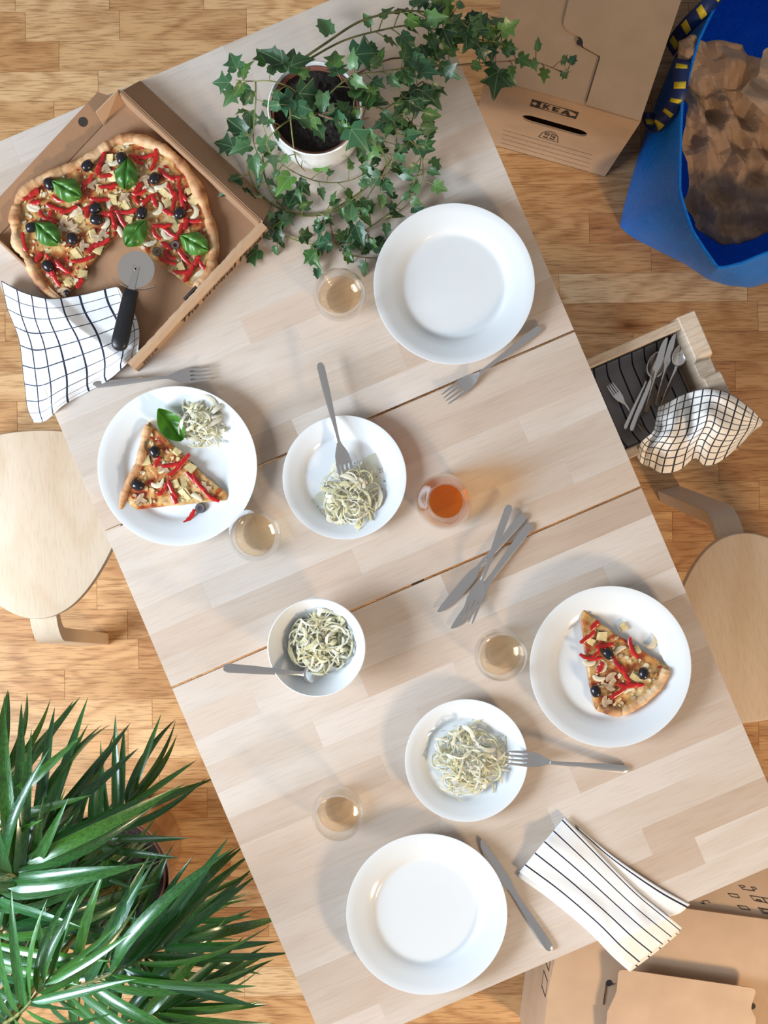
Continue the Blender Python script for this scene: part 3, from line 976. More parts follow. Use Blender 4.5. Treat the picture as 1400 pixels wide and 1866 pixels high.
# straps with yellow lettering blocks
def ribbon(pts, w, side):
    V, Fc = [], []
    for i, p in enumerate(pts):
        V += [p - side[i] * w / 2, p + side[i] * w / 2]
    for i in range(len(pts) - 1): Fc.append([2 * i, 2 * i + 1, 2 * i + 3, 2 * i + 2])
    return V, Fc
def strap(ctrl, w, nblocks, lean):
    pts = spline([P(x, y, z) for x, y, z in ctrl], 60)
    side = []
    for i in range(61):
        t = (pts[min(i + 1, 60)] - pts[max(i - 1, 0)]).normalized()
        s_ = t.cross(Vector((0, 0, 1))).normalized()
        side.append((s_ * math.cos(lean) + Vector((0, 0, 1)) * math.sin(lean)).normalized())
    so = obj('strap', ribbon(pts, w, side), M['strap_blue'], bag, world=True, fixn=False)
    s2 = so.modifiers.new('thick', 'SOLIDIFY'); s2.thickness = 0.0016; s2.offset = 0
    for q in range(nblocks):
        i0 = int(4 + q * 56 / nblocks); i1 = i0 + max(2, int(56 / nblocks * 0.45))
        up = [pts[i].copy() for i in range(i0, min(i1, 60))]
        if len(up) > 1:
            g_ = ribbon(up, w * 0.72, side[i0:i0 + len(up)])
            yo = obj('yellow_lettering', g_, M['yellow'], so, world=True, fixn=False)
            y2 = yo.modifiers.new('thick', 'SOLIDIFY'); y2.thickness = 0.0024; y2.offset = 0
strap([(1180, 205, 0.22), (1192, 232, 0.27), (1212, 212, 0.32), (1228, 192, 0.350), (1238, 165, 0.368), (1242, 125, 0.370), (1246, 105, 0.350)], 0.030, 6, R(20))
strap([(1220, 90, 0.25), (1250, 50, 0.33), (1290, 10, 0.37), (1330, -40, 0.36)], 0.032, 4, R(-30))

def crumple(x, y, seed, amp):
    r = random.Random(seed)
    v = 0
    for k in range(9):
        a = r.uniform(0, math.pi); f = r.uniform(15, 46); ph = r.uniform(0, 6)
        wx = x + 0.03 * nz(x, y, seed + k, 7); wy = y + 0.03 * nz(x, y, seed + k + 20, 7)
        t = (wx * math.cos(a) + wy * math.sin(a)) * f + ph
        v += abs((t % 2) - 1) / f * 14
    return (v / 9 - 0.38) * amp
def paper(label, outline, center, zfun, seed, amp):
    ol = [P(x, y, zfun(x, y)) for x, y in outline]
    ol2 = resample([(p.x, p.y) for p in ol], 90)
    cc = P(center[0], center[1], 0.36)
    V, Fc = [], []
    RN = 40
    for k in range(RN + 1):
        r = 1 - k / RN
        for (x, y) in ol2:
            X = cc.x + (x - cc.x) * r; Y = cc.y + (y - cc.y) * r
            edge = 1.0
            X += 0.004 * nz(X, Y, seed, 40) * (r > 0.5); Y += 0.004 * nz(X, Y, seed + 3, 40) * (r > 0.5)
            px = X / ((H - 0.36) / F) + 700; py = 933 - Y / ((H - 0.36) / F)
            V.append(Vector((X, Y, zfun(px, py) + crumple(X, Y, seed, amp))))
    n = len(ol2)
    for k in range(RN):
        for i in range(n):
            j = (i + 1) % n
            Fc.append([k * n + i, k * n + j, (k + 1) * n + j, (k + 1) * n + i])
    o = obj('packing_paper', (V, Fc), M['kraft'], None, world=True, angle=7)
    sm_ = o.modifiers.new('thick', 'SOLIDIFY'); sm_.thickness = 0.0006
    return tag(o, label, 'paper', 'crumpled packing paper in the bag')
paper('large crumpled brown kraft paper sheet filling the blue bag',
      [(1246, 62), (1275, 48), (1300, 60), (1330, 62), (1374, 62), (1385, 85), (1420, 110), (1480, 160), (1490, 330), (1440, 405), (1370, 432), (1350, 445), (1300, 428), (1275, 405), (1272, 372), (1255, 355), (1268, 330), (1262, 280), (1250, 240), (1262, 180), (1255, 110), (1244, 92)],
      (1350, 250), lambda x, y: 0.40 - 0.13 * max(0, min(1, (y - 90) / 340)), 3, 0.30)
paper('small torn piece of pale kraft paper on top of the large sheet in the bag',
      [(1352, 158), (1372, 140), (1392, 128), (1400, 80), (1440, 60), (1500, 120), (1500, 200), (1420, 215), (1385, 190)],
      (1425, 140), lambda x, y: 0.455, 11, 0.16)
# ================================================================== PLATES, BOWL, GLASSES
def plate_profile(r, h):
    k = r / 0.125
    return [(0, 0.003), (0.066 * k, 0.003), (0.068 * k, 0.0), (0.072 * k, 0.0), (0.078 * k, 0.004), (0.100 * k, h * 0.50), (0.1235 * k, h * 0.93),
            (0.1250 * k, h * 0.97), (0.1248 * k, h), (0.1232 * k, h * 1.005), (0.112 * k, h * 0.85), (0.098 * k, h * 0.66), (0.0885 * k, h * 0.50), (0.0845 * k, h * 0.39), (0.0815 * k, h * 0.29), (0.0785 * k, h * 0.25), (0.074 * k, h * 0.24), (0.04 * k, h * 0.24), (0, h * 0.24)]
PZ = 0.0062
def plate(px, py, r, h, label, group):
    c = P(px, py, TZ + h)
    o = obj('dinner_plate' if r > 0.11 else 'side_plate', lathe(plate_profile(r, h), 96), M['ceramic'], None, angle=50)
    o.location = (c.x, c.y, TZ)
    return tag(o, label, 'plate', group)
plate(828, 517, 0.1252, 0.026, 'empty white dinner plate beside the trailing ivy', 'white dinner plates')
plate(323, 849, 0.1240, 0.026, 'white dinner plate holding a pizza slice, basil leaf and cabbage salad', 'white dinner plates')
plate(1113, 1215, 0.1255, 0.026, 'white dinner plate holding only a pizza slice', 'white dinner plates')
plate(778, 1666, 0.1252, 0.026, 'empty white dinner plate beside a single knife', 'white dinner plates')
plate(628, 870, 0.0965, 0.021, 'small white plate of cabbage salad with a fork resting in it', 'white side plates')
plate(850, 1386, 0.0955, 0.021, 'small white plate of cabbage salad with only the fork tines on its rim', 'white side plates')
bc_ = P(577, 1180, TZ + 0.06)
bowl = obj('salad_bowl', lathe([(0, 0.004), (0.030, 0.004), (0.031, 0), (0.034, 0), (0.038, 0.006), (0.055, 0.028), (0.068, 0.048), (0.0745, 0.058), (0.0750, 0.060), (0.0738, 0.0605), (0.066, 0.050), (0.052, 0.030), (0.040, 0.014), (0.028, 0.008), (0, 0.007)], 96), M['ceramic'], None, angle=50)
bowl.location = (bc_.x, bc_.y, TZ)
tag(bowl, 'deep white bowl filled with cabbage salad and a serving spoon', 'bowl')

GO = [(0, 0), (0.021, 0.0), (0.026, 0.0025), (0.032, 0.010), (0.038, 0.021), (0.0413, 0.034), (0.0412, 0.046), (0.0385, 0.060), (0.0345, 0.074), (0.0340, 0.0752), (0.0334, 0.0745)]
GI = [(0.0373, 0.060), (0.0400, 0.046), (0.0401, 0.034), (0.0368, 0.0215), (0.0305, 0.011), (0.020, 0.0065), (0, 0.006)]
gme = mk_mesh('tumbler', *lathe(GO + GI, 64), M['glass'], angle=60)
wme = mk_mesh('wine', *lathe([(0, 0.0064), (0.0198, 0.0068), (0.0300, 0.0114), (0.0336, 0.0162), (0.0336, 0.0164), (0, 0.0164)], 64), M['wine'], angle=40)
def tumbler(px, py, label):
    c = P(px, py, TZ + 0.038)
    t = thing('wine_tumbler', label, 'glass', (c.x, c.y, TZ + 0.0006), random.uniform(0, 6), 'stemless glasses on the table')
    link('glass_wall', gme, t)
    link('wine', wme, t)
    return t
tumbler(619, 538, 'stemless glass with pale wine between the ivy and the empty plate')
tumbler(465, 975, 'stemless glass with pale wine touching the pizza slice plate with the basil leaf')
tumbler(912, 1193, 'stemless glass with pale wine below the knife and fork bundle')
tumbler(617, 1482, 'stemless glass with pale wine near the empty plate beside the single knife')
c = P(810, 914, TZ + 0.05)
jar = thing('glass_carafe', 'small round glass carafe of amber dressing on the table centre', 'carafe', (c.x, c.y, TZ + 0.0006))
obj('glass_wall', lathe([(0, 0), (0.034, 0), (0.040, 0.004), (0.0435, 0.02), (0.0435, 0.045), (0.039, 0.068), (0.031, 0.084), (0.0272, 0.096), (0.0272, 0.112), (0.0285, 0.116), (0.0275, 0.1175),
     (0.0250, 0.114), (0.0248, 0.096), (0.0285, 0.084), (0.0365, 0.067), (0.0412, 0.045), (0.0412, 0.02), (0.038, 0.008), (0, 0.007)], 64), M['glass'], jar, angle=60)
obj('amber_dressing', lathe([(0, 0.0075), (0.0376, 0.0085), (0.0408, 0.02), (0.0408, 0.045), (0.0385, 0.056), (0.0385, 0.0562), (0, 0.0562)], 64), M['amber'], jar, angle=40)

# ================================================================== CUTLERY
def fork_geo():
    hs = [(0.0, 0, 0.002, 0.0035, 0.002, 0), (0.002, 0, 0.0045, 0.0035, 0.0026, 0), (0.007, 0, 0.0062, 0.0038, 0.003, 0), (0.04, 0, 0.0060, 0.006, 0.003, 0), (0.08, 0, 0.0044, 0.010, 0.0032, 0), (0.108, 0, 0.0030, 0.013, 0.0036, 0), (0.120, 0, 0.0028, 0.0125, 0.0034, 0), (0.126, 0, 0.0031, 0.0115, 0.0028, 0)]
    hd = [(0.124, 0, 0.0030, 0.0118, 0.0026, 0), (0.130, 0, 0.0048, 0.0098, 0.002, -0.0004), (0.137, 0, 0.0082, 0.0074, 0.0018, -0.001), (0.145, 0, 0.0112, 0.0052, 0.0016, -0.0016), (0.153, 0, 0.0122, 0.0042, 0.0016, -0.0018), (0.160, 0, 0.0124, 0.0040, 0.0016, -0.0016)]
    head = strip(hd)
    for k in range(4):
        y = (k - 1.5) * 0.0068
        st = [(0.157, y, 0.0027, 0.0036, 0.0015, 0), (0.163, y * 0.98, 0.0022, 0.0038, 0.0015, 0), (0.178, y * 0.95, 0.0020, 0.0055, 0.0015, 0), (0.190, y * 0.90, 0.0014, 0.0085, 0.0013, 0), (0.195, y * 0.88, 0.0006, 0.0100, 0.0008, 0)]
        head = merge(head, strip(st, 6))
    return strip(hs), head
def knife_geo():
    hs = [(0.0, 0, 0.003, 0.0035, 0.003, 0), (0.002, 0, 0.0055, 0.0035, 0.005, 0), (0.007, 0, 0.0072, 0.0035, 0.0062, 0), (0.03, 0, 0.0070, 0.0035, 0.0066, 0), (0.07, 0, 0.0058, 0.0035, 0.006, 0), (0.10, 0, 0.0046, 0.0035, 0.005, 0), (0.115, 0, 0.0050, 0.0035, 0.0034, 0), (0.122, 0, 0.0062, 0.0035, 0.0020, 0)]
    bl = [(0.120, 0.0, 0.0062, 0.0035, 0.002, 0), (0.128, 0.0005, 0.0082, 0.0035, 0.0014, 0), (0.140, 0.001, 0.0092, 0.0035, 0.0012, 0), (0.165, 0.001, 0.0088, 0.0035, 0.0012, 0), (0.188, 0.0005, 0.0074, 0.0035, 0.001, 0), (0.202, -0.0008, 0.0052, 0.0035, 0.001, 0), (0.209, -0.0022, 0.0028, 0.0035, 0.001, 0), (0.2115, -0.0032, 0.0008, 0.0035, 0.0008, 0)]
    return strip(hs), strip(bl)
def spoon_geo():
    hs = [(0.0, 0, 0.003, 0.004, 0.002, 0), (0.002, 0, 0.0055, 0.004, 0.0026, 0), (0.008, 0, 0.0075, 0.0042, 0.003, 0), (0.05, 0, 0.0068, 0.006, 0.003, 0), (0.10, 0, 0.0045, 0.011, 0.0032, 0), (0.122, 0, 0.0034, 0.011, 0.0034, 0), (0.132, 0, 0.0045, 0.0085, 0.003, 0)]
    def f(u, v):
        a = u * 2 * math.pi; r = v
        x = 0.163 + 0.034 * r * math.cos(a) * (1.0 if math.cos(a) < 0 else 0.95)
        y = 0.0205 * r * math.sin(a) * (1 - 0.12 * math.cos(a))
        return Vector((x, y, 0.0015 + 0.0085 * r * r))
    g, _ = grid(f, 28, 7)
    return strip(hs), g
CG = {}
for nm, fn in (('fork', fork_geo), ('knife', knife_geo), ('spoon', spoon_geo)):
    a, b_ = fn()
    part2 = {'fork': 'tines', 'knife': 'blade', 'spoon': 'spoon_bowl'}[nm]
    CG[nm] = (mk_mesh(nm + '_handle', a[0], a[1], M['steel'], angle=50), mk_mesh(nm + '_head', b_[0], b_[1], M['steel'], angle=50), part2, {'fork': 0.195, 'knife': 0.2115, 'spoon': 0.197}[nm])
def cutlery(kind, tail, tip, z0, z1, label, group=None, roll=0.0, flip=False):
    a = P(tail[0], tail[1], z0); b_ = P(tip[0], tip[1], z1)
    hm, gm, p2, L = CG[kind]
    x = (b_ - a); s = x.length / L; x.normalize()
    y = Vector((0, 0, 1)).cross(x).normalized(); z = x.cross(y)
    rot = Matrix((x, y, z)).transposed()
    rot = rot @ Matrix.Rotation(roll, 3, 'X')
    t = thing({'fork': 'table_fork', 'knife': 'table_knife', 'spoon': 'serving_spoon'}[kind], label, kind, a, 0, group)
    t.rotation_euler = rot.to_euler()
    t.scale = (s, s * (-1 if flip else 1), s) if not flip else (s, s, s)
    link('handle', hm, t)
    o = link(p2, gm, t)
    if kind == 'spoon':
        q = o.modifiers.new('thick', 'SOLIDIFY'); q.thickness = 0.0012
    return t
cutlery('fork', (583, 661), (637, 886), TZ + 0.024, TZ + 0.014, 'steel fork standing in the salad on the small plate', roll=0)
cutlery('fork', (986, 597), (810, 729), TZ + 0.0008, TZ + 0.001, 'steel fork lying beside the empty plate near the table seam')
cutlery('fork', (170, 702), (386, 681), TZ + 0.0008, TZ + 0.001, 'steel fork lying between the pizza box and the basil plate')
cutlery('fork', (1143, 1401), (920, 1378), TZ + 0.0008, TZ + 0.022, 'steel fork propped on the rim of the small salad plate', roll=0)
cutlery('knife', (956, 938), (800, 1117), TZ + 0.0005, TZ + 0.0005, 'steel knife crossing under the fork in the cutlery bundle', 'bundled cutlery')
cutlery('knife', (967, 955), (825, 1147), TZ + 0.0005, TZ + 0.0005, 'steel knife lying at the outside of the cutlery bundle', 'bundled cutlery')
cutlery('fork', (929, 920), (850, 1132), TZ + 0.009, TZ + 0.012, 'steel fork on top of two knives in the cutlery bundle', 'bundled cutlery')
cutlery('knife', (1004, 1730), (874, 1531), TZ + 0.0005, TZ + 0.0005, 'steel knife lying alone between the empty plate and the striped napkin')
cutlery('spoon', (406, 1216), (622, 1230), TZ + 0.078, TZ + 0.013, 'steel serving spoon with its bowl under the cabbage salad')
DB = DZ0 + 0.016
cutlery('knife', (1176, 752), (1214, 614), DB + 0.004, DB + 0.058, 'steel knife with its broad blade uppermost in the open drawer', 'cutlery in the open drawer')
cutlery('knife', (1196, 740), (1229, 607), DB, DB + 0.055, 'steel knife leaning behind the broad blade in the open drawer', 'cutlery in the open drawer')
cutlery('spoon', (1206, 745), (1246, 624), DB + 0.012, DB + 0.05, 'steel spoon leaning against the drawer front', 'cutlery in the open drawer')
cutlery('spoon', (1151, 786), (1204, 640), DB + 0.028, DB + 0.012, 'steel spoon with a bright handle in the open drawer', 'cutlery in the open drawer')
cutlery('fork', (1139, 783), (1196, 650), DB + 0.018, DB + 0.006, 'steel fork beside the bright handle in the open drawer', 'cutlery in the open drawer')
cutlery('fork', (1185, 800), (1110, 700), DB + 0.002, DB + 0.006, 'steel fork lying flat on the striped cloth in the drawer', 'cutlery in the open drawer')

# ================================================================== SALADS
def salad(px, py, z0, rx, h, n, label, seed, bowl_shape=False, specks=40, spread=1.15):
    r = random.Random(seed)
    c = P(px, py, z0)
    V, Fc, mi = [], [], []
    for k in range(n):
        rad = math.sqrt(r.random()) * rx * 0.9
        a0 = r.uniform(0, 6.283)
        x, y = rad * math.cos(a0), rad * math.sin(a0)
        q = rad / rx
        zt = h * (1 - 0.8 * q * q) if not bowl_shape else h * (1 - 0.3 * q * q)
        z = z0 + 0.002 + max(0, zt - 0.004) * (r.random() ** 0.45)
        L = r.uniform(0.012, 0.042); cur = r.uniform(-95, 95); hd = r.uniform(0, 6.283)
        pts = []
        p = Vector((c.x + x, c.y + y, z)); hx = hd - cur * L / 2
        p = p - Vector((math.cos(hd), math.sin(hd), 0)) * L / 2
        zc = r.uniform(-0.004, 0.005)
        m_ = 7
        for i in range(m_):
            t = i / (m_ - 1)
            pts.append(p + Vector((0, 0, zc * math.sin(math.pi * t) + r.uniform(-0.0006, 0.0006))))
            p = p + Vector((math.cos(hx), math.sin(hx), 0)) * (L / (m_ - 1))
            hx += cur * L / (m_ - 1)
        for q_ in pts:
            dd = math.hypot(q_.x - c.x, q_.y - c.y)
            if bowl_shape and dd > rx * 0.96:
                f = rx * 0.96 / dd; q_.x = c.x + (q_.x - c.x) * f; q_.y = c.y + (q_.y - c.y) * f
            q_.z = max(q_.z, z0 + 0.0012)
        w = r.choice((0.0008, 0.0010, 0.0010, 0.0013, 0.0013, 0.0016, 0.0016, 0.0020, 0.0026, 0.0040))
        g_ = tube(pts, [w * 0.5] + [w * r.uniform(0.8, 1.15) for _ in range(m_ - 2)] + [w * 0.4], 5, flat=0.45 if w < 0.003 else 0.22)
        kk = len(V); V += g_[0]; Fc += [[i + kk for i in f_] for f_ in g_[1]]
        mi += [1 if r.random() < 0.5 else 0] * len(g_[1])
    for k in range(specks):
        rad = math.sqrt(r.random()) * rx * spread; a0 = r.uniform(0, 6.283)
        if bowl_shape: rad = min(rad, rx * 0.92)
        q = min(1, rad / rx)
        zt = h * (1 - 0.8 * q * q) if rad < rx * 0.95 else 0
        s = r.uniform(0.0004, 0.0008)
        g_ = box(-s, s, -s, s, 0, 2 * s)
        g_ = move(g_, c.x + rad * math.cos(a0), c.y + rad * math.sin(a0), z0 + (zt * 0.95 + 0.001 if zt > 0 else 0.0004))
        kk = len(V); V += g_[0]; Fc += [[i + kk for i in f_] for f_ in g_[1]]; mi += [2] * len(g_[1])
    o = obj('cabbage_salad', (V, Fc), [M['cabbage'], M['cabbage_pale'], M['pepper_grain']], None, world=True, midx=mi, fixn=False, angle=60)
    return tag(o, label, 'salad', 'heaps of shredded cabbage salad', 'stuff')
salad(372, 768, TZ + PZ + 0.003, 0.036, 0.030, 110, 'heap of shredded cabbage salad beside the basil leaf', 1)
salad(640, 908, TZ + PZ, 0.046, 0.026, 150, 'heap of shredded cabbage salad under the fork on the small plate', 2, specks=70, spread=1.4)
salad(855, 1382, TZ + PZ, 0.056, 0.030, 210, 'wide heap of shredded cabbage salad with fork tines at its edge', 3)
salad(586, 1168, TZ + 0.018, 0.051, 0.034, 290, 'shredded cabbage salad filling the deep bowl around the spoon', 4, bowl_shape=True, specks=70)
# pools of dressing
def pool(px, py, z, pts, label):
    ol = [P(px + x, py + y, z) for x, y in pts]
    ol2 = resample([(p.x, p.y) for p in ol], 48)
    c = P(px, py, z)
    g_ = star_sheet(ol2, (c.x, c.y), [0.98, 0.8, 0.4], lambda x, y, r: z + 0.0006 * (1 - r ** 4) + 0.0002, z)
    return tag(obj('dressing_pool', g_, M['dressing'], None, world=True), label, 'dressing')
pool(640, 900, TZ + PZ + 0.0002, [(-75, 15), (-60, -5), (-40, 8), (-20, -20), (30, -70), (45, -75), (55, -40), (55, 0), (45, 40), (0, 50), (-40, 48), (-45, 25)], 'thin pool of peppery dressing around the salad under the fork')

# ================================================================== PIZZA BOX
bxc = P(236, 424, TZ)
bang = R(-43)
pbox = thing('pizza_box', 'open brown cardboard pizza box with lettering along its front edge', 'pizza box', (bxc.x, bxc.y, TZ), bang)
invp = wm(pbox).inverted()
S = 0.146
obj('box_floor', box(-S, S, -S, S, 0.0, 0.004), M['card_pizza'], pbox, smooth=False)
# local axes: +x runs to the lower right wall, +y to the upper right wall
def slab(p0, p1, p2, p3, th):
    n = (Vector(p1) - Vector(p0)).cross(Vector(p3) - Vector(p0)).normalized() * th
    V = [Vector(p) for p in (p0, p1, p2, p3)] + [Vector(p) + n for p in (p0, p1, p2, p3)]
    return V, [[3, 2, 1, 0], [4, 5, 6, 7], [0, 1, 5, 4], [1, 2, 6, 5], [2, 3, 7, 6], [3, 0, 4, 7]]
WH = 0.040
# upper-right wall, doubled, with a flap sloping out to the table
obj('wall_panel', slab((-S, S, 0), (S, S, 0), (S, S + 0.004, WH), (-S, S + 0.004, WH), 0.004), M['card_pizza'], pbox, smooth=False)
ofl = obj('outer_flap', slab((S + 0.004, S + 0.006, WH), (-S, S + 0.006, WH), (-S - 0.004, S + 0.040, 0.002), (S - 0.012, S + 0.040, 0.002), 0.003), M['card_pizza'], pbox, smooth=False)
# lower-right wall: thick folded roll with ragged top edge
V, Fc = [], []
nn = 60
for i in range(nn + 1):
    yy = -S - 0.004 + (2 * S + 0.008) * i / nn
    rg = 0.0016 * nz(yy * 130, 1.7)
    V += [Vector((S - 0.001, yy, 0)), Vector((S + 0.013 + 0.3 * rg, yy, 0)), Vector((S + 0.014 + 0.3 * rg, yy, 0.034)), Vector((S + 0.006 + rg, yy, 0.037)), Vector((S - 0.001 + rg, yy, 0.035))]
for i in range(nn):
    for k in range(5):
        j = (k + 1) % 5
        Fc.append([i * 5 + k, i * 5 + j, (i + 1) * 5 + j, (i + 1) * 5 + k])
Fc.append([4, 3, 2, 1, 0]); Fc.append([nn * 5 + k for k in range(5)])
lw_ = obj('front_wall', (V, Fc), M['card_outer'], pbox, angle=30)
for (s_, yy, size, sh) in (('The original Pizza!', 0.045, 0.026, 0.28), ('PIZZA', -0.118, 0.012, 0.0)):
    g_ = text_geo(s_, size, sh, 0.0006)
    # reads along the wall from its lower end to its upper end, on the outer face
    vv = [Vector((S + 0.0150, yy + v.x, 0.0195 + v.y)) for v in g_[0]]
    obj('printed_lettering', (vv, g_[1]), M['ink'], lw_, smooth=False, fixn=False)
# a dark slot where the wall tab is missing
sp_ = invp @ P(356, 541, TZ + 0.03)
obj('tab_slot', box(S - 0.0065, S - 0.0025, sp_.y - 0.015, sp_.y + 0.013, 0.0262, 0.0352), M['ink'], pbox, smooth=False)
# upper-left wall leaning out, with its corner tab and hole
ul = obj('wall_panel', slab((-S, S, 0.003), (-S, -S, 0.003), (-S - 0.034, -S, 0.020), (-S - 0.034, S - 0.02, 0.020), -0.003), M['card_pizza'], pbox, smooth=False)
hp = invp @ P(166, 236, TZ + 0.014)
g_ = lathe([(0, 0), (0.0075, 0)], 20)
hm_ = Matrix.Translation((-S - 0.020, hp.y, 0.0166)) @ Matrix.Rotation(R(26.6), 4, 'Y')
obj('round_hole', xf(g_, hm_), M['ink'], ul)
obj('corner_tab', slab((-S + 0.004, S - 0.002, 0.004), (-S + 0.004, S - 0.050, 0.004), (-S - 0.010, S - 0.046, 0.030), (-S - 0.006, S + 0.004, 0.038), 0.002), M['card_outer'], pbox, smooth=False)
# low lower-left wall
obj('wall_panel', slab((-S, -S, 0), (S, -S, 0), (S, -S - 0.004, 0.020), (-S, -S - 0.004, 0.020), -0.003), M['card_pizza'], pbox, smooth=False)

# ================================================================== PIZZA
def olive_geo():
    pr = [(0.0016, -0.0045), (0.0026, -0.0078), (0.005, -0.0074), (0.0068, -0.004), (0.0073, 0.0), (0.0068, 0.004), (0.005, 0.0074), (0.0026, 0.0082), (0.0016, 0.006), (0, 0.0055)]
    return lathe(pr, 16)
olive_me = mk_mesh('olive', *olive_geo(), M['olive'], angle=60)
ring_g = lathe([(0.0030, -0.0022), (0.0064, -0.0026), (0.0071, 0.0), (0.0064, 0.0026), (0.0030, 0.0022)], 18, closed=True)
ring_me = mk_mesh('olive_ring', ring_g[0], ring_g[1], [M['olive'], M['olive_cut']], midx=[(1 if (i // 18) in (3, 4) else 0) for i in range(len(ring_g[1]))], angle=60)
def basil_geo(w, l, cup, seed):
    def f(u, v):
        t = v
        hw = w * (math.sin(math.pi * min(1, t * 0.97 + 0.02)) ** 0.75) * (1.06 - 0.25 * t)
        x = (u - 0.5) * 2 * hw
        pk = 0.0022 * math.sin(t * 16 + abs(u - 0.5) * 9 + seed) * (0.3 + abs(u - 0.5) * 1.2)
        z = cup * (1 - (2 * u - 1) ** 2) - 0.5 * cup * (2 * t - 1) ** 2 - 0.0035 * math.exp(-((u - 0.5) * 14) ** 2) + pk
        return Vector((x, (t - 0.5) * l, z))
    g_, _ = grid(f, 16, 20)
    return g_
basil_mes = [mk_mesh('basil_leaf', *basil_geo(0.0165, 0.042, 0.008, s), M['basil'], angle=80) for s in (0, 2.1)]
basil_cup = mk_mesh('basil_leaf_cupped', *basil_geo(0.016, 0.050, -0.010, 1), M['basil'], angle=80)
def chunk_geo(seed, sx, sy, sz):
    r = random.Random(seed)
    g_ = box(-sx, sx, -sy, sy, 0, sz, min(sx, sy, sz) * 0.28, 2)
    return [Vector((v.x * (1 + 0.7 * nz(v.x * 260, v.y * 260, seed)) + 0.5 * v.y * r.uniform(-1, 1), v.y * (1 + 0.6 * nz(v.y * 260, v.x * 260, seed + 9)), v.z)) for v in g_[0]], g_[1]
pine_mes = [mk_mesh('pineapple', *chunk_geo(s, 0.0038 + 0.0012 * (s % 2), 0.0062 + 0.002 * (s % 3), 0.0028), M['pineapple'], angle=50) for s in range(4)]
def onion_geo(cur):
    pts = [Vector((0.010 * math.sin(a) * 1.0, 0.010 * (1 - math.cos(a)) * cur, 0.001)) for a in [R(-70 + 14 * k) for k in range(11)]]
    return tube(pts, [0.0014, 0.0026, 0.0034, 0.0038, 0.0040, 0.0036, 0.0038, 0.0032, 0.0028, 0.0020, 0.0012], 6, flat=0.28)
onion_mes = [mk_mesh('onion', *onion_geo(c), M['onion'], angle=60) for c in (0.7, 1.2, -0.5)]
def mush_geo():
    pts = []
    for k in range(13):
        a = math.pi * k / 12; pts.append((0.009 * math.cos(a), 0.006 * math.sin(a)))
    pts += [(-0.003, -0.001), (-0.0025, -0.008), (0.0025, -0.008), (0.003, -0.001)]
    return prism(pts, 0, 0.0022)
mush_me = mk_mesh('mushroom', *mush_geo(), M['mushroom'], angle=40)
def pep_geo(L, cur, w):
    pts = []
    p = Vector((0, 0, 0.0012)); h = -cur / 2
    for k in range(9):
        pts.append(p.copy()); p += Vector((math.cos(h), math.sin(h), 0)) * L / 8; h += cur / 8
    c = sum(pts, Vector()) / 9
    c.z = 0
    pts = [q - c for q in pts]
    g_ = tube(pts, [w * 0.7, w * 0.95, w * 1.15, w * 1.0, w * 1.2, w * 0.95, w * 1.1, w * 0.9, w * 0.6], 6, flat=0.45)
    return [v + Vector((0.0012 * nz(v.x * 300, v.y * 300, L), 0.0014 * nz(v.x * 300, v.y * 300, L + 5), 0.0010 * nz(v.x * 200, v.y * 200, 7))) for v in g_[0]], g_[1]
pep_mes = [mk_mesh('pepper', *pep_geo(L, c, w), M['pepper'], angle=60) for L, c, w in ((0.030, 0.5, 0.0033), (0.024, 1.6, 0.0030), (0.036, 0.9, 0.0034), (0.018, 0.3, 0.0040), (0.028, -1.1, 0.0030))]

def put(name, me, parent, x, y, z, rot=(0, 0, 0), s=1.0, color=None):
    o = link(name, me, parent)
    inv = wm(parent).inverted()
    o.location = inv @ Vector((x, y, z)); o.rotation_euler = rot; o.scale = (s, s, s)
    if color: o.color = (*color, 1)
    return o

def pizza_body(t, outline_px, crust_ids, center_px, zb, seed, n=150, crust_r=0.0085):
    ol = [P(x, y, zb + 0.012) for x, y in outline_px]
    cxy = P(center_px[0], center_px[1], zb + 0.012)
    pts = resample([(p.x, p.y) for p in ol], n)
    def hf(x, y, r):
        return zb + 0.0085 + 0.0018 * nz(x * 60, y * 60, seed) + 0.0008 * nz(x * 170, y * 170, seed) + (0.0012 if r < 0.97 else 0)
    rings = [1.0, 0.985, 0.96, 0.93, 0.9, 0.86, 0.82, 0.77, 0.72, 0.66, 0.6, 0.53, 0.45, 0.36, 0.26, 0.14]
    V, Fc = star_sheet(pts, (cxy.x, cxy.y), rings, hf, zb + 0.0005)
    V = [v + Vector((0.0015 * nz(v.x * 90, v.y * 90, 3), 0.0015 * nz(v.x * 90, v.y * 90, 8), 0)) for v in V]
    nsk = n
    mi = [1 if k < nsk else 0 for k in range(len(Fc))]
    mi[-1] = 1
    obj('topped_base', (V, Fc), [M['cheese'], M['crust']], t, world=True, midx=mi, angle=60)
    for ids in crust_ids:
        cp = [P(*outline_px[i], zb + 0.011) for i in ids]
        # pull the tube's centre line slightly inward
        cp = [q + (cxy - q).normalized() * crust_r * 0.75 for q in cp]
        for q in cp: q.z = zb + 0.0095
        sp = spline(cp, 14 * (len(cp) - 1))
        m_ = len(sp)
        rad = [crust_r * (1 + 0.55 * nz(i * 0.11, seed, 2) + 0.2 * nz(i * 0.5, seed, 5)) * (0.75 if i in (0, m_ - 1) else 1) for i in range(m_)]
        sp = [q + Vector((0, 0, 0.0015 * nz(i * 0.2, seed))) for i, q in enumerate(sp)]
        obj('crust', tube(sp, rad, 12, flat=0.95), M['crust'], t, world=True, angle=70)
    return hf

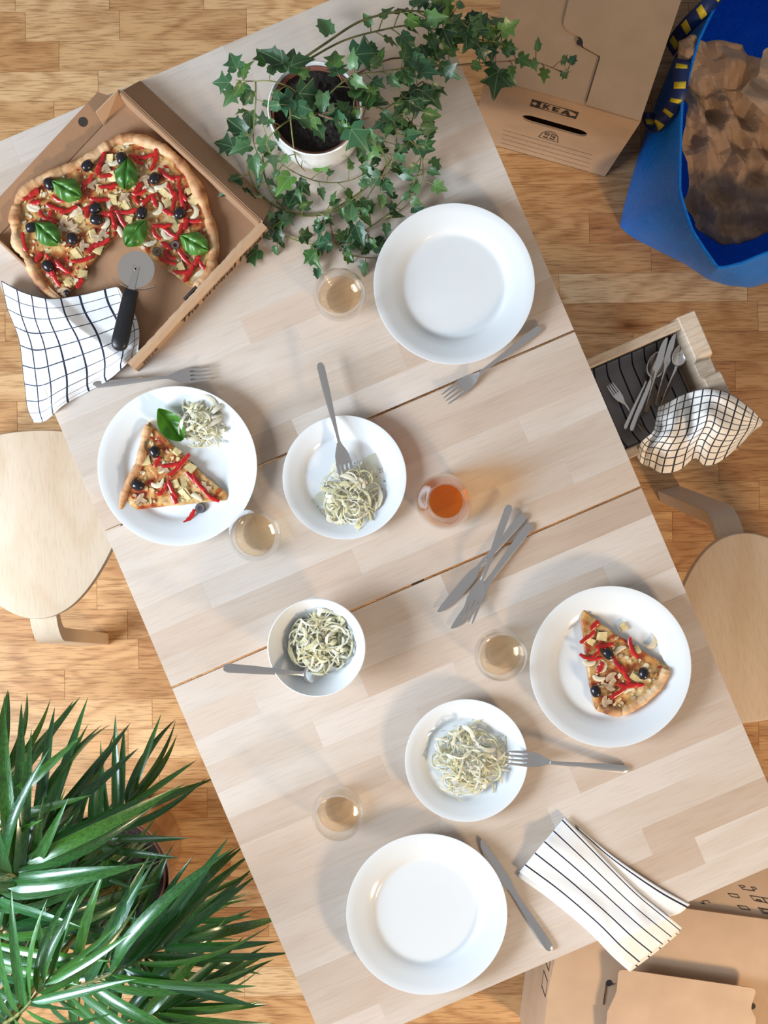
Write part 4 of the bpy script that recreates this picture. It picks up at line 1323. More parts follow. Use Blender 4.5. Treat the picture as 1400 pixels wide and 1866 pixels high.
pz0 = TZ + 0.0045
ptop = pz0 + 0.0100
pc = P(220, 400, pz0)
pizza = thing('pizza', 'large pizza with one slice missing lying in the open box', 'pizza', (pc.x, pc.y, pz0))
OUT = [(103, 556), (69, 520), (45, 481), (24, 442), (20, 406), (27, 362), (60, 329), (108, 306), (156, 285), (192, 260), (231, 244), (279, 255), (322, 280), (358, 325), (385, 388), (397, 448), (388, 499), (362, 531),
       (300, 488), (258, 453), (218, 422), (190, 448), (152, 497), (122, 536)]
pizza_body(pizza, OUT, [[0, 1, 2, 3, 4, 5, 6, 7, 8, 9, 10, 11, 12, 13, 14, 15, 16, 17]], (217, 405), pz0, 1)
def pp(cx, cy): return P(cx / 3.333, 220 + cy / 3.333, ptop)
for (cx, cy) in [(535, 280), (745, 235), (943, 358), (305, 390), (585, 537), (590, 607), (865, 565), (1095, 568), (445, 722), (200, 652), (297, 887), (410, 1046)]:
    p = pp(cx, cy)
    s = 1.15 if (cx, cy) != (410, 1046) else 0.55
    put('olive', olive_me, pizza, p.x, p.y, p.z + 0.006, (R(90), random.uniform(-0.4, 0.4), random.uniform(0, 6.28)), s)
for (cx, cy) in [(1065, 757), (955, 797)]:
    p = pp(cx, cy); put('olive_ring', ring_me, pizza, p.x, p.y, p.z + 0.003, (0.25, 0.2, 0))
for (cx, cy, rz, k) in [(775, 330, R(-5), 0), (415, 425, R(62), 1), (295, 690, R(48), 0), (830, 690, R(-38), 1), (1185, 750, R(62), 0)]:
    p = pp(cx, cy); put('basil_leaf', basil_mes[k], pizza, p.x, p.y, p.z + 0.010, (0, 0, rz), 1.18 if cx != 415 else 1.2, (1, 1, 1))
peps = [(175, 465, 30, 3), (210, 440, 35, 3), (360, 480, -20, 1), (340, 530, -15, 0), (420, 545, 25, 0), (270, 580, -40, 1), (320, 590, -60, 1), (620, 240, 70, 0), (600, 300, 80, 3), (665, 330, 15, 0), (660, 400, 10, 0), (540, 365, 50, 1), (520, 395, 60, 4),
        (610, 480, 0, 0), (650, 570, 5, 3), (540, 520, 45, 1), (535, 560, 85, 3), (690, 580, -80, 0), (700, 630, 90, 3), (740, 600, -60, 0), (770, 555, 8, 2), (830, 470, -75, 1), (845, 410, 60, 3), (850, 440, 20, 1), (905, 480, 40, 4), (940, 490, -70, 3),
        (940, 245, 80, 2), (880, 220, 10, 0), (840, 240, -40, 1), (1010, 330, -35, 0), (1060, 350, 5, 3), (1050, 440, -60, 0), (1060, 490, 85, 0), (1105, 430, -65, 2), (1110, 490, -75, 0), (1025, 560, -20, 3), (1170, 610, 0, 0), (1130, 630, 85, 3),
        (990, 640, 5, 0), (1030, 680, -35, 0), (1090, 680, 70, 0), (950, 690, -50, 1), (1030, 820, -30, 1), (1020, 855, -20, 0), (1120, 830, -50, 0), (1170, 890, 55, 2), (1150, 930, 60, 0), (1250, 890, -25, 1), (1110, 920, 5, 0), (1200, 850, 70, 3),
        (150, 740, -80, 0), (240, 830, 60, 3), (330, 860, -35, 2), (380, 890, -40, 0), (500, 845, 18, 2), (310, 930, -40, 3), (490, 990, 60, 3), (560, 775, 50, 3), (620, 745, 25, 0), (340, 960, -60, 0), (1010, 760, -30, 3), (220, 500, 10, 3)]
for k, (cx, cy, rz, v) in enumerate(peps):
    p = pp(cx, cy); put('pepper_strip', pep_mes[v], pizza, p.x, p.y, p.z + 0.0016 + 0.0012 * (k % 3), (0.15 * math.sin(k), 0.12 * math.cos(k * 2), R(rz)), 1.0)
for k, (cx, cy, rz) in enumerate([(600, 415, -5), (685, 480, -10), (760, 515, 30), (490, 590, 50), (560, 690, 20), (600, 780, -30), (1010, 450, 40), (1020, 500, 30), (1150, 420, -60), (1175, 485, 30), (470, 820, 30), (420, 980, -40), (1095, 890, 20), (680, 340, 10), (770, 600, 70), (505, 935, -10), (390, 600, -20), (660, 230, 80), (1060, 640, 20)]):
    p = pp(cx, cy); put('pineapple_piece', pine_mes[k % 4], pizza, p.x, p.y, p.z - 0.0004, (0.25 * math.sin(k * 2.1), 0.25 * math.cos(k * 1.7), R(rz)), 1.0)
for k, (cx, cy, rz) in enumerate([(665, 515, -60), (655, 620, 80), (730, 670, -60), (985, 405, 20), (975, 545, 60), (905, 415, -20), (915, 750, 10), (1195, 560, 80), (210, 520, -15), (200, 540, -20), (460, 555, 70), (790, 130, 10), (700, 260, 20), (1000, 700, -50), (1210, 930, 40), (1240, 960, 30), (560, 230, 40)]):
    p = pp(cx, cy); put('onion_piece', onion_mes[k % 3], pizza, p.x, p.y, p.z + 0.001, (0, 0, R(rz)), 1.05)
for k, (cx, cy, rz) in enumerate([(590, 720, -20), (630, 690, 60), (400, 610, 30), (380, 660, 80), (880, 360, 20), (560, 385, 120), (650, 290, 40), (470, 545, -40), (385, 1040, 10), (1195, 970, 40), (440, 640, 200), (760, 470, 40), (510, 760, 90)]):
    p = pp(cx, cy); put('mushroom_slice', mush_me, pizza, p.x, p.y, p.z + 0.0005, (0.1, 0.1, R(rz)), 1.1)

def inside(p, poly):
    c = False
    for i in range(len(poly)):
        a, b_ = poly[i], poly[i - 1]
        if (a[1] > p[1]) != (b_[1] > p[1]) and p[0] < (b_[0] - a[0]) * (p[1] - a[1]) / (b_[1] - a[1]) + a[0]: c = not c
    return c
def bits(t, poly, cen, n, zt, seed):
    r = random.Random(seed)
    pl = [(cen[0] + (x - cen[0]) * 0.90, cen[1] + (y - cen[1]) * 0.90) for x, y in poly]
    xs = [p[0] for p in pl]; ys = [p[1] for p in pl]
    V, Fc, mi = [], [], []
    while n > 0:
        q = (r.uniform(min(xs), max(xs)), r.uniform(min(ys), max(ys)))
        if not inside(q, pl): continue
        n -= 1
        p = P(q[0], q[1], zt)
        kind = r.choice((0, 0, 1, 1, 1, 2, 3, 4))
        sx_ = r.uniform(0.0015, 0.0055); sy_ = sx_ * r.uniform(0.4, 0.9); h_ = r.uniform(0.0008, 0.0024)
        a = r.uniform(0, 6.28)
        if kind == 4: sx_ = sy_ = 0.0005; h_ = 0.003
        k = len(V); m_ = 7
        for lv, sc in ((0, 1.0), (1, 0.75)):
            for i in range(m_):
                b_ = 2 * math.pi * i / m_
                x, y = sx_ * sc * math.cos(b_) * r.uniform(0.75, 1.2), sy_ * sc * math.sin(b_) * r.uniform(0.75, 1.2)
                V.append(Vector((p.x + x * math.cos(a) - y * math.sin(a), p.y + x * math.sin(a) + y * math.cos(a), zt - 0.001 + lv * (h_ + 0.001))))
        for i in range(m_):
            j = (i + 1) % m_; Fc.append([k + i, k + j, k + m_ + j, k + m_ + i]); mi.append(kind)
        Fc.append([k + m_ + i for i in range(m_)]); mi.append(kind)
    o = obj('chopped_topping', (V, Fc), [M['onion'], M['cheese_melt'], M['pepper'], M['mushroom'], M['pepper_grain']], t, world=True, midx=mi, fixn=False, angle=50)
    return tag(o, kind='stuff')
bits(pizza, OUT, (217, 405), 420, ptop, 5)

# slices on the plates
def to_px(pts, ox, oy, s): return [(ox + x / s, oy + y / s) for x, y in pts]
def slice_(label, outline, crust_ids, center, items, tf, seed):
    zb = TZ + PZ + 0.0012
    c = P(center[0], center[1], zb)
    t = thing('pizza_slice', label, 'pizza', (c.x, c.y, zb))
    pizza_body(t, outline, crust_ids, center, zb, seed, n=90, crust_r=0.0068)
    zt = zb + 0.0100
    r = random.Random(seed)
    bits(t, outline, center, 110, zt, seed)
    for (kind, cx, cy, rz, v) in items:
        q = tf(cx, cy); p = P(q[0], q[1], zt)
        if kind == 'o': put('olive', olive_me, t, p.x, p.y, p.z + 0.005, (R(90), r.uniform(-.3, .3), R(rz)), 1.12)
        if kind == 'p': put('pepper_strip', pep_mes[v], t, p.x, p.y, p.z + 0.0022, (r.uniform(-.15, .15), 0, R(rz)), 1.0)
        if kind == 'a': put('pineapple_piece', pine_mes[v], t, p.x, p.y, p.z - 0.0004, (r.uniform(-.3, .3), r.uniform(-.3, .3), R(rz)), 0.95)
        if kind == 'n': put('onion_piece', onion_mes[v], t, p.x, p.y, p.z + 0.001, (0, 0, R(rz)), 1.0)
        if kind == 'm': put('mushroom_slice', mush_me, t, p.x, p.y, p.z + 0.0008, (0.1, 0.1, R(rz)), 1.15)
    return t
o1 = to_px([(482, 515), (660, 690), (850, 870), (1060, 1045), (1045, 1085), (800, 1112), (520, 1138), (255, 1172), (300, 1000), (400, 800), (440, 640)], 150, 640, 4)
slice_('pizza slice with a flat charred crust on the plate with basil', o1, [[7, 8, 9, 10, 0]], (290, 880),
       [('o', 530, 735, 30, 0), ('o', 408, 978, 70, 0), ('p', 690, 850, 50, 2), ('p', 640, 830, 10, 0), ('p', 850, 960, -50, 2), ('p', 930, 1050, -35, 2), ('p', 660, 1010, -60, 0), ('p', 590, 1010, 60, 1), ('p', 550, 805, 70, 3), ('p', 670, 1075, -60, 3), ('p', 740, 800, 50, 0), ('p', 810, 930, -40, 0),
        ('a', 465, 795, 5, 1), ('a', 690, 740, 50, 0), ('a', 790, 850, 45, 1), ('a', 740, 960, 0, 2), ('a', 680, 970, 20, 3), ('a', 750, 1050, 30, 2), ('n', 595, 850, 70, 0), ('n', 560, 980, 20, 1), ('n', 840, 1060, -30, 2), ('m', 600, 850, 40, 0), ('m', 430, 1080, 60, 0), ('m', 900, 1000, 90, 0)],
       lambda x, y: (150 + x / 4, 640 + y / 4), 12)
o2 = to_px([(695, 195), (860, 325), (1110, 480), (1205, 545), (1170, 645), (1060, 755), (925, 832), (770, 798), (735, 650), (705, 450), (682, 240)], 850, 1050, 3.256)
slice_('pizza slice with puffed crust and three olives alone on its plate', o2, [[3, 4, 5, 6], [6, 7]], (1125, 1225),
       [('o', 838, 458, 40, 0), ('o', 1048, 575, 0, 0), ('o', 765, 680, 20, 0), ('p', 735, 480, -5, 2), ('p', 770, 455, 60, 1), ('p', 720, 360, 40, 0), ('p', 985, 425, -65, 2), ('p', 905, 530, -50, 2), ('p', 945, 580, -65, 0), ('p', 960, 645, 5, 2), ('p', 1000, 640, -5, 0), ('p', 900, 690, 35, 0), ('p', 795, 540, 70, 3), ('p', 820, 410, 10, 0), ('p', 760, 290, 50, 3),
        ('a', 805, 355, 80, 1), ('a', 740, 390, 60, 0), ('a', 1010, 440, 20, 0), ('a', 1010, 610, 50, 2), ('n', 785, 610, -10, 0), ('n', 820, 540, 70, 1), ('n', 910, 430, 30, 2), ('n', 730, 520, 0, 0), ('m', 860, 600, 40, 0), ('m', 830, 745, 90, 0), ('m', 850, 650, 150, 0), ('n', 960, 670, 20, 2)],
       lambda x, y: (850 + x / 3.256, 1050 + y / 3.256), 23)
zp = TZ + PZ
def loose(name, me, px, py, z, rot, s, label, cat):
    p = P(px, py, z)
    o = link(name, me); o.location = p; o.rotation_euler = rot; o.scale = (s, s, s)
    return tag(o, label, cat)
loose('olive_ring', ring_me, 365, 926, zp + 0.0030, (0, 0, 0.4), 1.15, 'cut black olive ring lying loose on the plate', 'olive')
loose('pepper_strip', pep_mes[2], 343, 945, zp + 0.0042, (0, 0, R(52)), 1.0, 'loose strip of red pepper beside the olive ring', 'pepper')
loose('basil_leaf', basil_cup, 310, 774, zp + 0.0245, (0.15, 0.15, R(38)), 1.22, 'single green basil leaf between slice and salad', 'basil')
loose('pineapple_piece', pine_mes[0], 1136, 1143, zp + 0.0012, (0, 0, 0.5), 0.9, 'small yellow pineapple crumb on the plate', 'pineapple')
loose('onion_piece', onion_mes[1], 1193, 1170, zp + 0.0022, (0, 0, R(70)), 1.2, 'pale curl of onion on the plate', 'onion')

# ================================================================== PIZZA CUTTER
cz = TZ + 0.040
ca_ = P(215, 640, cz); cb_ = P(248, 491, cz)
cut = thing('pizza_cutter', 'pizza cutter with black handle and steel wheel lying on the checked napkin', 'pizza cutter', (ca_.x, ca_.y, cz), math.atan2(cb_.y - ca_.y, cb_.x - ca_.x))
CL = (cb_ - ca_).length
hs = []
for k in range(4):
    a_ = R(90 - 75 * k / 3)
    hs.append((0.013 - 0.013 * math.sin(a_) , 0, max(0.001, 0.0128 * math.cos(a_)), 0, max(0.002, 0.020 * math.cos(a_)), 0))
for k in range(1, 13):
    t = k / 12; x = 0.010 + 0.0865 * t
    w = 0.0132 * (1 - 0.16 * t)
    hs.append((x, 0, w, 0, (0.021 if k < 12 else 0.016), 0))
obj('handle', strip(hs, 14), M['black_plastic'], cut, angle=60)
obj('wheel', move(lathe([(0, -0.0006), (0.026, -0.0006), (0.0285, 0.0), (0.026, 0.0006), (0, 0.0006)], 64), CL, 0, 0.0), M['steel_bright'], cut, angle=10)
obj('fork_arm', merge(box(0.094, CL + 0.006, -0.0052, 0.0052, 0.0025, 0.0040, 0.0006), box(0.094, CL + 0.006, -0.0052, 0.0052, -0.0040, -0.0025, 0.0006)), M['steel'], cut)
obj('rivet', move(lathe([(0, -0.0048), (0.0032, -0.0046), (0.0032, 0.0046), (0.0016, 0.0052), (0.0014, 0.0040), (0, 0.0040)], 20), CL, 0, 0), M['steel_bright'], cut)
gp = [Vector((0.0985 + 0.011 * (abs(t) ** 2), -t * 0.034, 0)) for t in [x / 10 for x in range(-10, 11)]]
obj('guard', tube(gp, 0.0011, 6, flat=6.0), M['steel_bright'], cut)
# ================================================================== CLOTHS
def cloth_obj(name, fn, nu, nv, mat, th=0.0014, parent=None):
    g_, uv = grid(fn, nu, nv)
    o = obj(name, g_, mat, parent, world=True, uvs=uv, angle=80, fixn=False)
    s = o.modifiers.new('thick', 'SOLIDIFY'); s.thickness = th; s.offset = 1
    return o
# checked napkin over the pizza box corner
cf = coons([(2, 512, 0), (45, 533, 0), (85, 546, 0), (135, 538, 0), (205, 524, 0), (222, 530, 0)],
           [(60, 770, 0), (84, 764, 0), (115, 742, 0), (165, 713, 0), (205, 686, 0), (236, 660, 0), (252, 646, 0)],
           [(2, 512, 0), (10, 560, 0), (36, 622, 0), (45, 690, 0), (48, 745, 0), (60, 770, 0)],
           [(222, 530, 0), (243, 570, 0), (256, 620, 0), (252, 646, 0)])
def nap_z(px, py):
    s = (py - (488 + 0.76 * px)) / 1.256
    if s < 0: z = TZ + 0.0265 + max(-0.010, s * 0.0004)
    else: z = TZ + 0.0265 - min(0.0225, s * 0.0005)
    xe = 98 + 0.432 * (py - 750)
    out = (xe - px) * 0.918
    if out > -6: z -= 0.00125 * (out + 6)
    return z
def nap(u, v):
    q = cf(u, v)
    f = 0.0045 * math.sin(u * 15 + v * 3.5) * (0.3 + 0.7 * v) + 0.004 * nz(q.x * 0.02, q.y * 0.02, 2) + 0.006 * math.exp(-((u - 0.18 - 0.25 * v) * 9) ** 2) * (1 - v)
    z = nap_z(q.x, q.y) + max(-0.0005, f + 0.003)
    return P(q.x + 2.5 * math.sin(v * 9 + u * 4), q.y + 2 * math.sin(u * 12), z)
tag(cloth_obj('checked_napkin', nap, 72, 72, M['check']), 'white checked napkin spilling from the pizza box over the table edge', 'napkin')

# checked towel over the drawer corner
tf_ = coons([(1200, 741, 0.668), (1216, 734, 0.680), (1250, 717, 0.700), (1290, 708, 0.712), (1330, 717, 0.716), (1368, 744, 0.692), (1392, 770, 0.645)],
            [(1160, 832, 0.660), (1170, 846, 0.645), (1186, 852, 0.640), (1206, 863, 0.635), (1238, 858, 0.630), (1266, 836, 0.64), (1284, 849, 0.625), (1312, 842, 0.615), (1350, 810, 0.610), (1378, 780, 0.615)],
            [(1200, 741, 0.668), (1195, 765, 0.690), (1190, 786, 0.712), (1168, 806, 0.712), (1160, 832, 0.672)],
            [(1392, 770, 0.640), (1388, 776, 0.625), (1378, 780, 0.615)])
def tow(u, v):
    q = tf_(u, v)
    bulge = 0.036 * math.sin(math.pi * u) ** 0.8 * math.sin(math.pi * v) ** 0.8
    crease = -0.030 * math.exp(-((u - (0.36 + 0.10 * v)) * 15) ** 2) * math.sin(math.pi * min(1, v * 0.75 + 0.25))
    crease += -0.026 * math.exp(-((u - 0.13) * 20) ** 2) * v
    fold = 0.005 * math.sin(u * 26 + v * 5) * v + 0.006 * nz(u * 5, v * 5, 4) + 0.004 * math.sin(v * 17 - u * 9) * (1 - v)
    z = q.z + bulge + crease + fold
    return P(q.x, q.y, z)
tag(cloth_obj('checked_towel', tow, 96, 72, M['towel']), 'crumpled checked tea towel hanging over the open drawer corner', 'towel')

# striped cloth lining the drawer
Mt = wm(table)
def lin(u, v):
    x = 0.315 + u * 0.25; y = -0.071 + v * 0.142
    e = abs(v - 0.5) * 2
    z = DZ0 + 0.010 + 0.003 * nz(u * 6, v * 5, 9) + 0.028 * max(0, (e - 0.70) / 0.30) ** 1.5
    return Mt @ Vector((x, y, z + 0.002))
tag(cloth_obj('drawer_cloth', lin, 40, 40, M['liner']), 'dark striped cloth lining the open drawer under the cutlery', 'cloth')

# striped napkin at the table end
nf = coons([(1030, 1488, 0), (1090, 1552, 0), (1160, 1622, 0), (1205, 1660, 0), (1243, 1690, 0)], [(947, 1588, 0), (1010, 1634, 0), (1080, 1693, 0), (1120, 1735, 0), (1152, 1762, 0)],
           [(1030, 1488, 0), (990, 1536, 0), (947, 1588, 0)], [(1243, 1690, 0), (1205, 1722, 0), (1152, 1762, 0)])
def edge_drop(px, py):
    ye = 1592 + 0.442 * (1400 - px)
    s = (py - ye) * 0.914
    return 0.0 if s < 0 else -0.0009 * s
def snap(dx, dy, dz, amp, sd):
    def f(u, v):
        q = nf(u, v)
        px, py = q.x + dx, q.y + dy
        z = TZ + dz + amp * (0.5 + 0.5 * math.sin(u * 7 + v * 4 + sd)) * math.sin(math.pi * v) + amp * 0.8 * max(0, nz(u * 4, v * 3, sd)) + edge_drop(px, py)
        return P(px + 1.2 * math.sin(u * 9), py + 1.2 * math.sin(u * 7 + 1), z)
    return f
sn = thing('striped_napkin', 'folded white napkin with dark stripes hanging over the table end', 'napkin', P(1090, 1620, TZ))
cloth_obj('top_fold', snap(0, 0, 0.0075, 0.006, 0.0), 48, 32, M['stripe'], parent=sn)
cloth_obj('lower_fold', snap(-4, 8, 0.003, 0.002, 1.0), 40, 24, M['stripe'], parent=sn)
lf = coons([(1052, 1505, 0), (1120, 1562, 0), (1200, 1616, 0), (1258, 1648, 0)], [(1050, 1530, 0), (1110, 1590, 0), (1180, 1650, 0), (1212, 1672, 0)], [(1052, 1505, 0), (1050, 1518, 0), (1050, 1530, 0)], [(1258, 1648, 0), (1240, 1664, 0), (1212, 1672, 0)])
cloth_obj('side_fold', lambda u, v: P(lf(u, v).x, lf(u, v).y, TZ + 0.0018 + 0.004 * math.sin(math.pi * u) * (1 - v) + edge_drop(lf(u, v).x, lf(u, v).y)), 40, 12, M['stripe_edge'], parent=sn)

# ================================================================== POTTED IVY
ic = P(574, 197, TZ + 0.128)
ivy = thing('potted_ivy', 'trailing ivy in a round white glazed pot on the table', 'plant', (ic.x, ic.y, TZ))
obj('pot', lathe([(0, 0), (0.052, 0), (0.058, 0.004), (0.066, 0.03), (0.0705, 0.07), (0.071, 0.10), (0.0695, 0.124), (0.0700, 0.128), (0.0685, 0.1295), (0.0662, 0.126), (0.0662, 0.10), (0.060, 0.02), (0, 0.015)], 72), M['pot_white'], ivy, angle=50)
obj('inner_pot', lathe([(0.0625, 0.02), (0.0655, 0.119), (0.0640, 0.1205), (0.0622, 0.119), (0.0600, 0.02)], 64), M['terracotta'], ivy, angle=50)
def soil(r, z, seed, amp=0.006):
    def f(u, v):
        a = u * 2 * math.pi
        x, y = r * v * math.cos(a), r * v * math.sin(a)
        return Vector((x, y, z + amp * nz(x * 45, y * 45, seed) + amp * 0.6 * nz(x * 160, y * 160, seed)))
    return grid(f, 64, 24)[0]
obj('soil', soil(0.0622, 0.108, 2), M['soil'], ivy, angle=25, fixn=False)

def ivy_leaf(lobe, fold):
    half = [(0.0, 0.0), (0.10, -0.10), (0.24, -0.13), (0.40 * lobe, -0.02), (0.46 * lobe, 0.06), (0.34, 0.17), (0.30, 0.24), (0.46 * lobe, 0.36), (0.54 * lobe, 0.45), (0.36, 0.48), (0.22, 0.54), (0.15, 0.68), (0.08, 0.86), (0.0, 1.0)]
    mid = [(0, 0.0), (0, 0.02), (0, 0.05), (0, 0.10), (0, 0.14), (0, 0.2), (0, 0.26), (0, 0.33), (0, 0.40), (0, 0.48), (0, 0.56), (0, 0.68), (0, 0.86), (0, 1.0)]
    V, Fc = [], []
    def zz(x, y): return fold * abs(x) - 0.32 * (y - 0.25) ** 2 - 0.25 * x * x
    for s in (1, -1):
        k = len(V)
        for (a, b_) in zip(mid, half):
            V.append(Vector((0, a[1], zz(0, a[1])))); V.append(Vector((s * b_[0] * 0.5, (a[1] + b_[1]) / 2, zz(b_[0] * 0.5, (a[1] + b_[1]) / 2)))); V.append(Vector((s * b_[0], b_[1], zz(b_[0], b_[1]))))
        for i in range(len(mid) - 1):
            for c in (0, 1):
                q = [k + 3 * i + c, k + 3 * i + c + 1, k + 3 * i + 4 + c, k + 3 * i + 3 + c]
                Fc.append(q if s > 0 else q[::-1])
    return V, Fc
leaf_mes = [mk_mesh('ivy_leaf', *ivy_leaf(l, f), M['ivy'], angle=80) for l, f in ((1.0, 0.35), (0.85, 0.65), (1.10, 0.15), (0.60, 0.60), (0.72, 0.30))]
for me in leaf_mes:
    bm = bmesh.new(); bm.from_mesh(me); bmesh.ops.remove_doubles(bm, verts=bm.verts, dist=0.002); bm.to_mesh(me); bm.free()
    me.polygons.foreach_set('use_smooth', [True] * len(me.polygons))
riv = random.Random(17)
TINTS = [(1, 1, 1), (0.8, 0.85, 0.8), (0.75, 0.95, 1.25), (1.15, 1.15, 0.9), (1.5, 1.45, 1.6), (0.6, 0.65, 0.6), (1.3, 1.3, 0.7)]
def leaf_at(parent, base, heading, size, tilt, roll, me=None, tint=None):
    o = link('leaf', me or riv.choice(leaf_mes), parent)
    m_ = Matrix.Rotation(heading - math.pi / 2, 3, 'Z') @ Matrix.Rotation(tilt, 3, 'X') @ Matrix.Rotation(roll, 3, 'Y')
    o.location = wm(parent).inverted() @ base
    o.rotation_euler = m_.to_euler()
    o.scale = (size, size, size)
    t = tint or riv.choice(TINTS)
    o.color = (*t, 1)
    return o
def vine(ctrl, count, s0, s1, rad=0.0013, woody=False, start=0.1, extra=(), floor_z=TZ):
    pts = spline([P(x, y, TZ + dz) for x, y, dz in ctrl], 10 * (len(ctrl) - 1))
    n = len(pts)
    g_ = tube(pts, [rad * (1 - 0.4 * i / n) for i in range(n)], 6)
    specs = []
    for k in range(count):
        t = start + (1 - start) * (k + riv.uniform(0.1, 0.9)) / count
        i = min(int(t * (n - 1)), n - 2)
        p = pts[i]
        tg = (pts[i + 1] - pts[i]).normalized()
        side = 1 if k % 2 else -1
        hd = math.atan2(tg.y, tg.x) + side * riv.uniform(0.5, 1.7)
        pl = riv.uniform(0.006, 0.022)
        size = riv.uniform(s0, s1) * 0.92
        base = p + Vector((math.cos(hd) * pl, math.sin(hd) * pl, riv.uniform(0.002, 0.014)))
        tilt = riv.uniform(-0.8, 0.35); roll = riv.uniform(-0.8, 0.8)
        low = size * (math.sin(abs(min(tilt, 0))) * 0.9 + 0.25 * abs(math.sin(roll))) + 0.002
        if math.hypot(base.x - ic.x, base.y - ic.y) > 0.075 and base.x < 0.2:
            base.z = max(base.z, TZ + low * 0.8)
        q = spline([p, p.lerp(base, 0.5) + Vector((0, 0, 0.003)), base], 4)
        g_ = merge(g_, tube(q, rad * 0.55, 4))
        specs.append((base, hd + riv.uniform(-0.5, 0.5), size, tilt, roll))
    vo = obj('vine', g_, M['stem_brown'] if woody else M['stem'], ivy, world=True, angle=60, fixn=False)
    for s in specs: leaf_at(vo, *s)
    for (px, py, dz, hd, size, tint, mi) in extra:
        leaf_at(vo, P(px, py, TZ + dz), R(hd), size, riv.uniform(-0.35, 0.05), riv.uniform(-0.2, 0.2), leaf_mes[mi], tint)
    return vo
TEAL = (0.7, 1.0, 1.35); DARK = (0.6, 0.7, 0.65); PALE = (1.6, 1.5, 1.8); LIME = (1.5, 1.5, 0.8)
vine([(560, 190, .120), (530, 160, .155), (495, 148, .165), (462, 148, .155), (430, 146, .130)], 5, .018, .028, extra=[(432, 125, .13, 115, .032, PALE, 0), (418, 150, .13, 175, .030, PALE, 2), (428, 165, .12, 235, .030, PALE, 0), (445, 160, .13, -60, .026, PALE, 4), (440, 140, .14, 70, .022, PALE, 4), (485, 115, .15, 120, .030, LIME, 0), (495, 125, .15, 30, .022, LIME, 3)])
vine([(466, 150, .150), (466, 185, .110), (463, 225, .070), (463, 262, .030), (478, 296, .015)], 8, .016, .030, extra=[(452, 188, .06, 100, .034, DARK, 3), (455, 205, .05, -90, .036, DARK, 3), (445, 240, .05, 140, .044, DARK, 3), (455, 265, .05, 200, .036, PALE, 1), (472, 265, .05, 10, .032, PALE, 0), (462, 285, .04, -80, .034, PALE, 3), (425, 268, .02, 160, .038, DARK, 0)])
vine([(540, 210, .120), (505, 235, .135), (486, 262, .080), (505, 292, .030), (545, 318, .025), (590, 332, .020), (640, 328, .018), (690, 300, .020)], 16, .014, .030, extra=[(585, 310, .05, 90, .028, LIME, 0), (530, 322, .03, 230, .038, LIME, 1), (545, 330, .03, -50, .030, DARK, 3)])
vine([(452, 292, .020), (456, 322, .012), (478, 358, .006), (520, 384, .005), (570, 390, .005), (620, 374, .008), (680, 330, .015), (722, 280, .030)], 12, .018, .034, rad=.0017, extra=[(525, 375, .01, 60, .040, DARK, 3), (518, 392, .008, 235, .040, DARK, 3), (440, 340, .02, 200, .040, DARK, 0), (445, 350, .015, -60, .036, DARK, 3)])
vine([(478, 284, .020), (484, 325, .012), (506, 368, .006), (545, 392, .005), (600, 388, .006), (650, 358, .015), (692, 318, .025)], 8, .016, .030, rad=.0016)
vine([(445, 360, .012), (474, 400, .006), (520, 430, .005), (580, 446, .005), (640, 432, .006), (700, 396, .010), (745, 350, .015), (766, 300, .025), (762, 250, .040), (742, 212, .060)], 20, .018, .034, extra=[(470, 455, .006, 215, .040, DARK, 0), (462, 442, .006, 120, .030, DARK, 2), (500, 420, .006, -60, .032, DARK, 3), (600, 440, .012, 190, .034, TEAL, 2), (575, 470, .01, 150, .030, LIME, 2), (577, 490, .006, -80, .020, TEAL, 3), (755, 350, .02, 80, .026, PALE, 4), (790, 312, .03, 60, .020, PALE, 4)])
vine([(602, 388, .006), (604, 418, .006), (618, 450, .006), (650, 467, .006), (696, 471, .007)], 8, .016, .028, woody=True, extra=[(640, 425, .01, 240, .040, DARK, 3), (648, 410, .02, -70, .038, TEAL, 3), (640, 400, .02, 90, .032, PALE, 4), (680, 455, .01, 60, .034, DARK, 0)])
vine([(600, 205, .125), (650, 195, .140), (700, 200, .120), (722, 240, .080), (716, 290, .040), (690, 340, .018)], 16, .020, .036)
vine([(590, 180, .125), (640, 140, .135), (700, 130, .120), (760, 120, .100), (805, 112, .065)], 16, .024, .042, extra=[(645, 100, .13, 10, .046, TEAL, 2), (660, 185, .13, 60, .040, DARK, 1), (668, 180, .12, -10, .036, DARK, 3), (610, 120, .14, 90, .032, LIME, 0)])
vine([(545, 112, .130), (592, 80, .120), (650, 42, .105), (700, 26, .095), (750, 20, .085), (800, 27, .070), (850, 45, .045), (890, 70, .010), (918, 88, -.030)], 18, .022, .038, rad=.0021, start=.45, extra=[(780, 2, .07, 170, .030, TEAL, 2), (600, 62, .03, 120, .040, PALE, 3), (812, 20, .06, 100, .034, LIME, 0)])
vine([(556, 112, .128), (622, 76, .100), (690, 56, .085), (760, 46, .075), (830, 66, .050), (905, 76, .020)], 20, .024, .040, rad=.0018, start=.3, extra=[(845, 60, .05, -40, .044, DARK, 2), (825, 55, .06, 40, .036, None, 0), (880, 60, .03, 20, .032, LIME, 0)])
vine([(640, 140, .125), (720, 106, .085), (800, 120, .050), (860, 116, .030), (920, 112, -.020), (960, 109, -.060), (1000, 121, -.100), (1036, 137, -.140)], 16, .020, .034, rad=.0016, woody=True, start=.15, extra=[(930, 100, -.03, 115, .034, TEAL, 3), (945, 105, -.04, -30, .028, LIME, 0), (908, 130, -.03, -100, .046, DARK, 2), (915, 135, -.03, -30, .034, DARK, 3)])
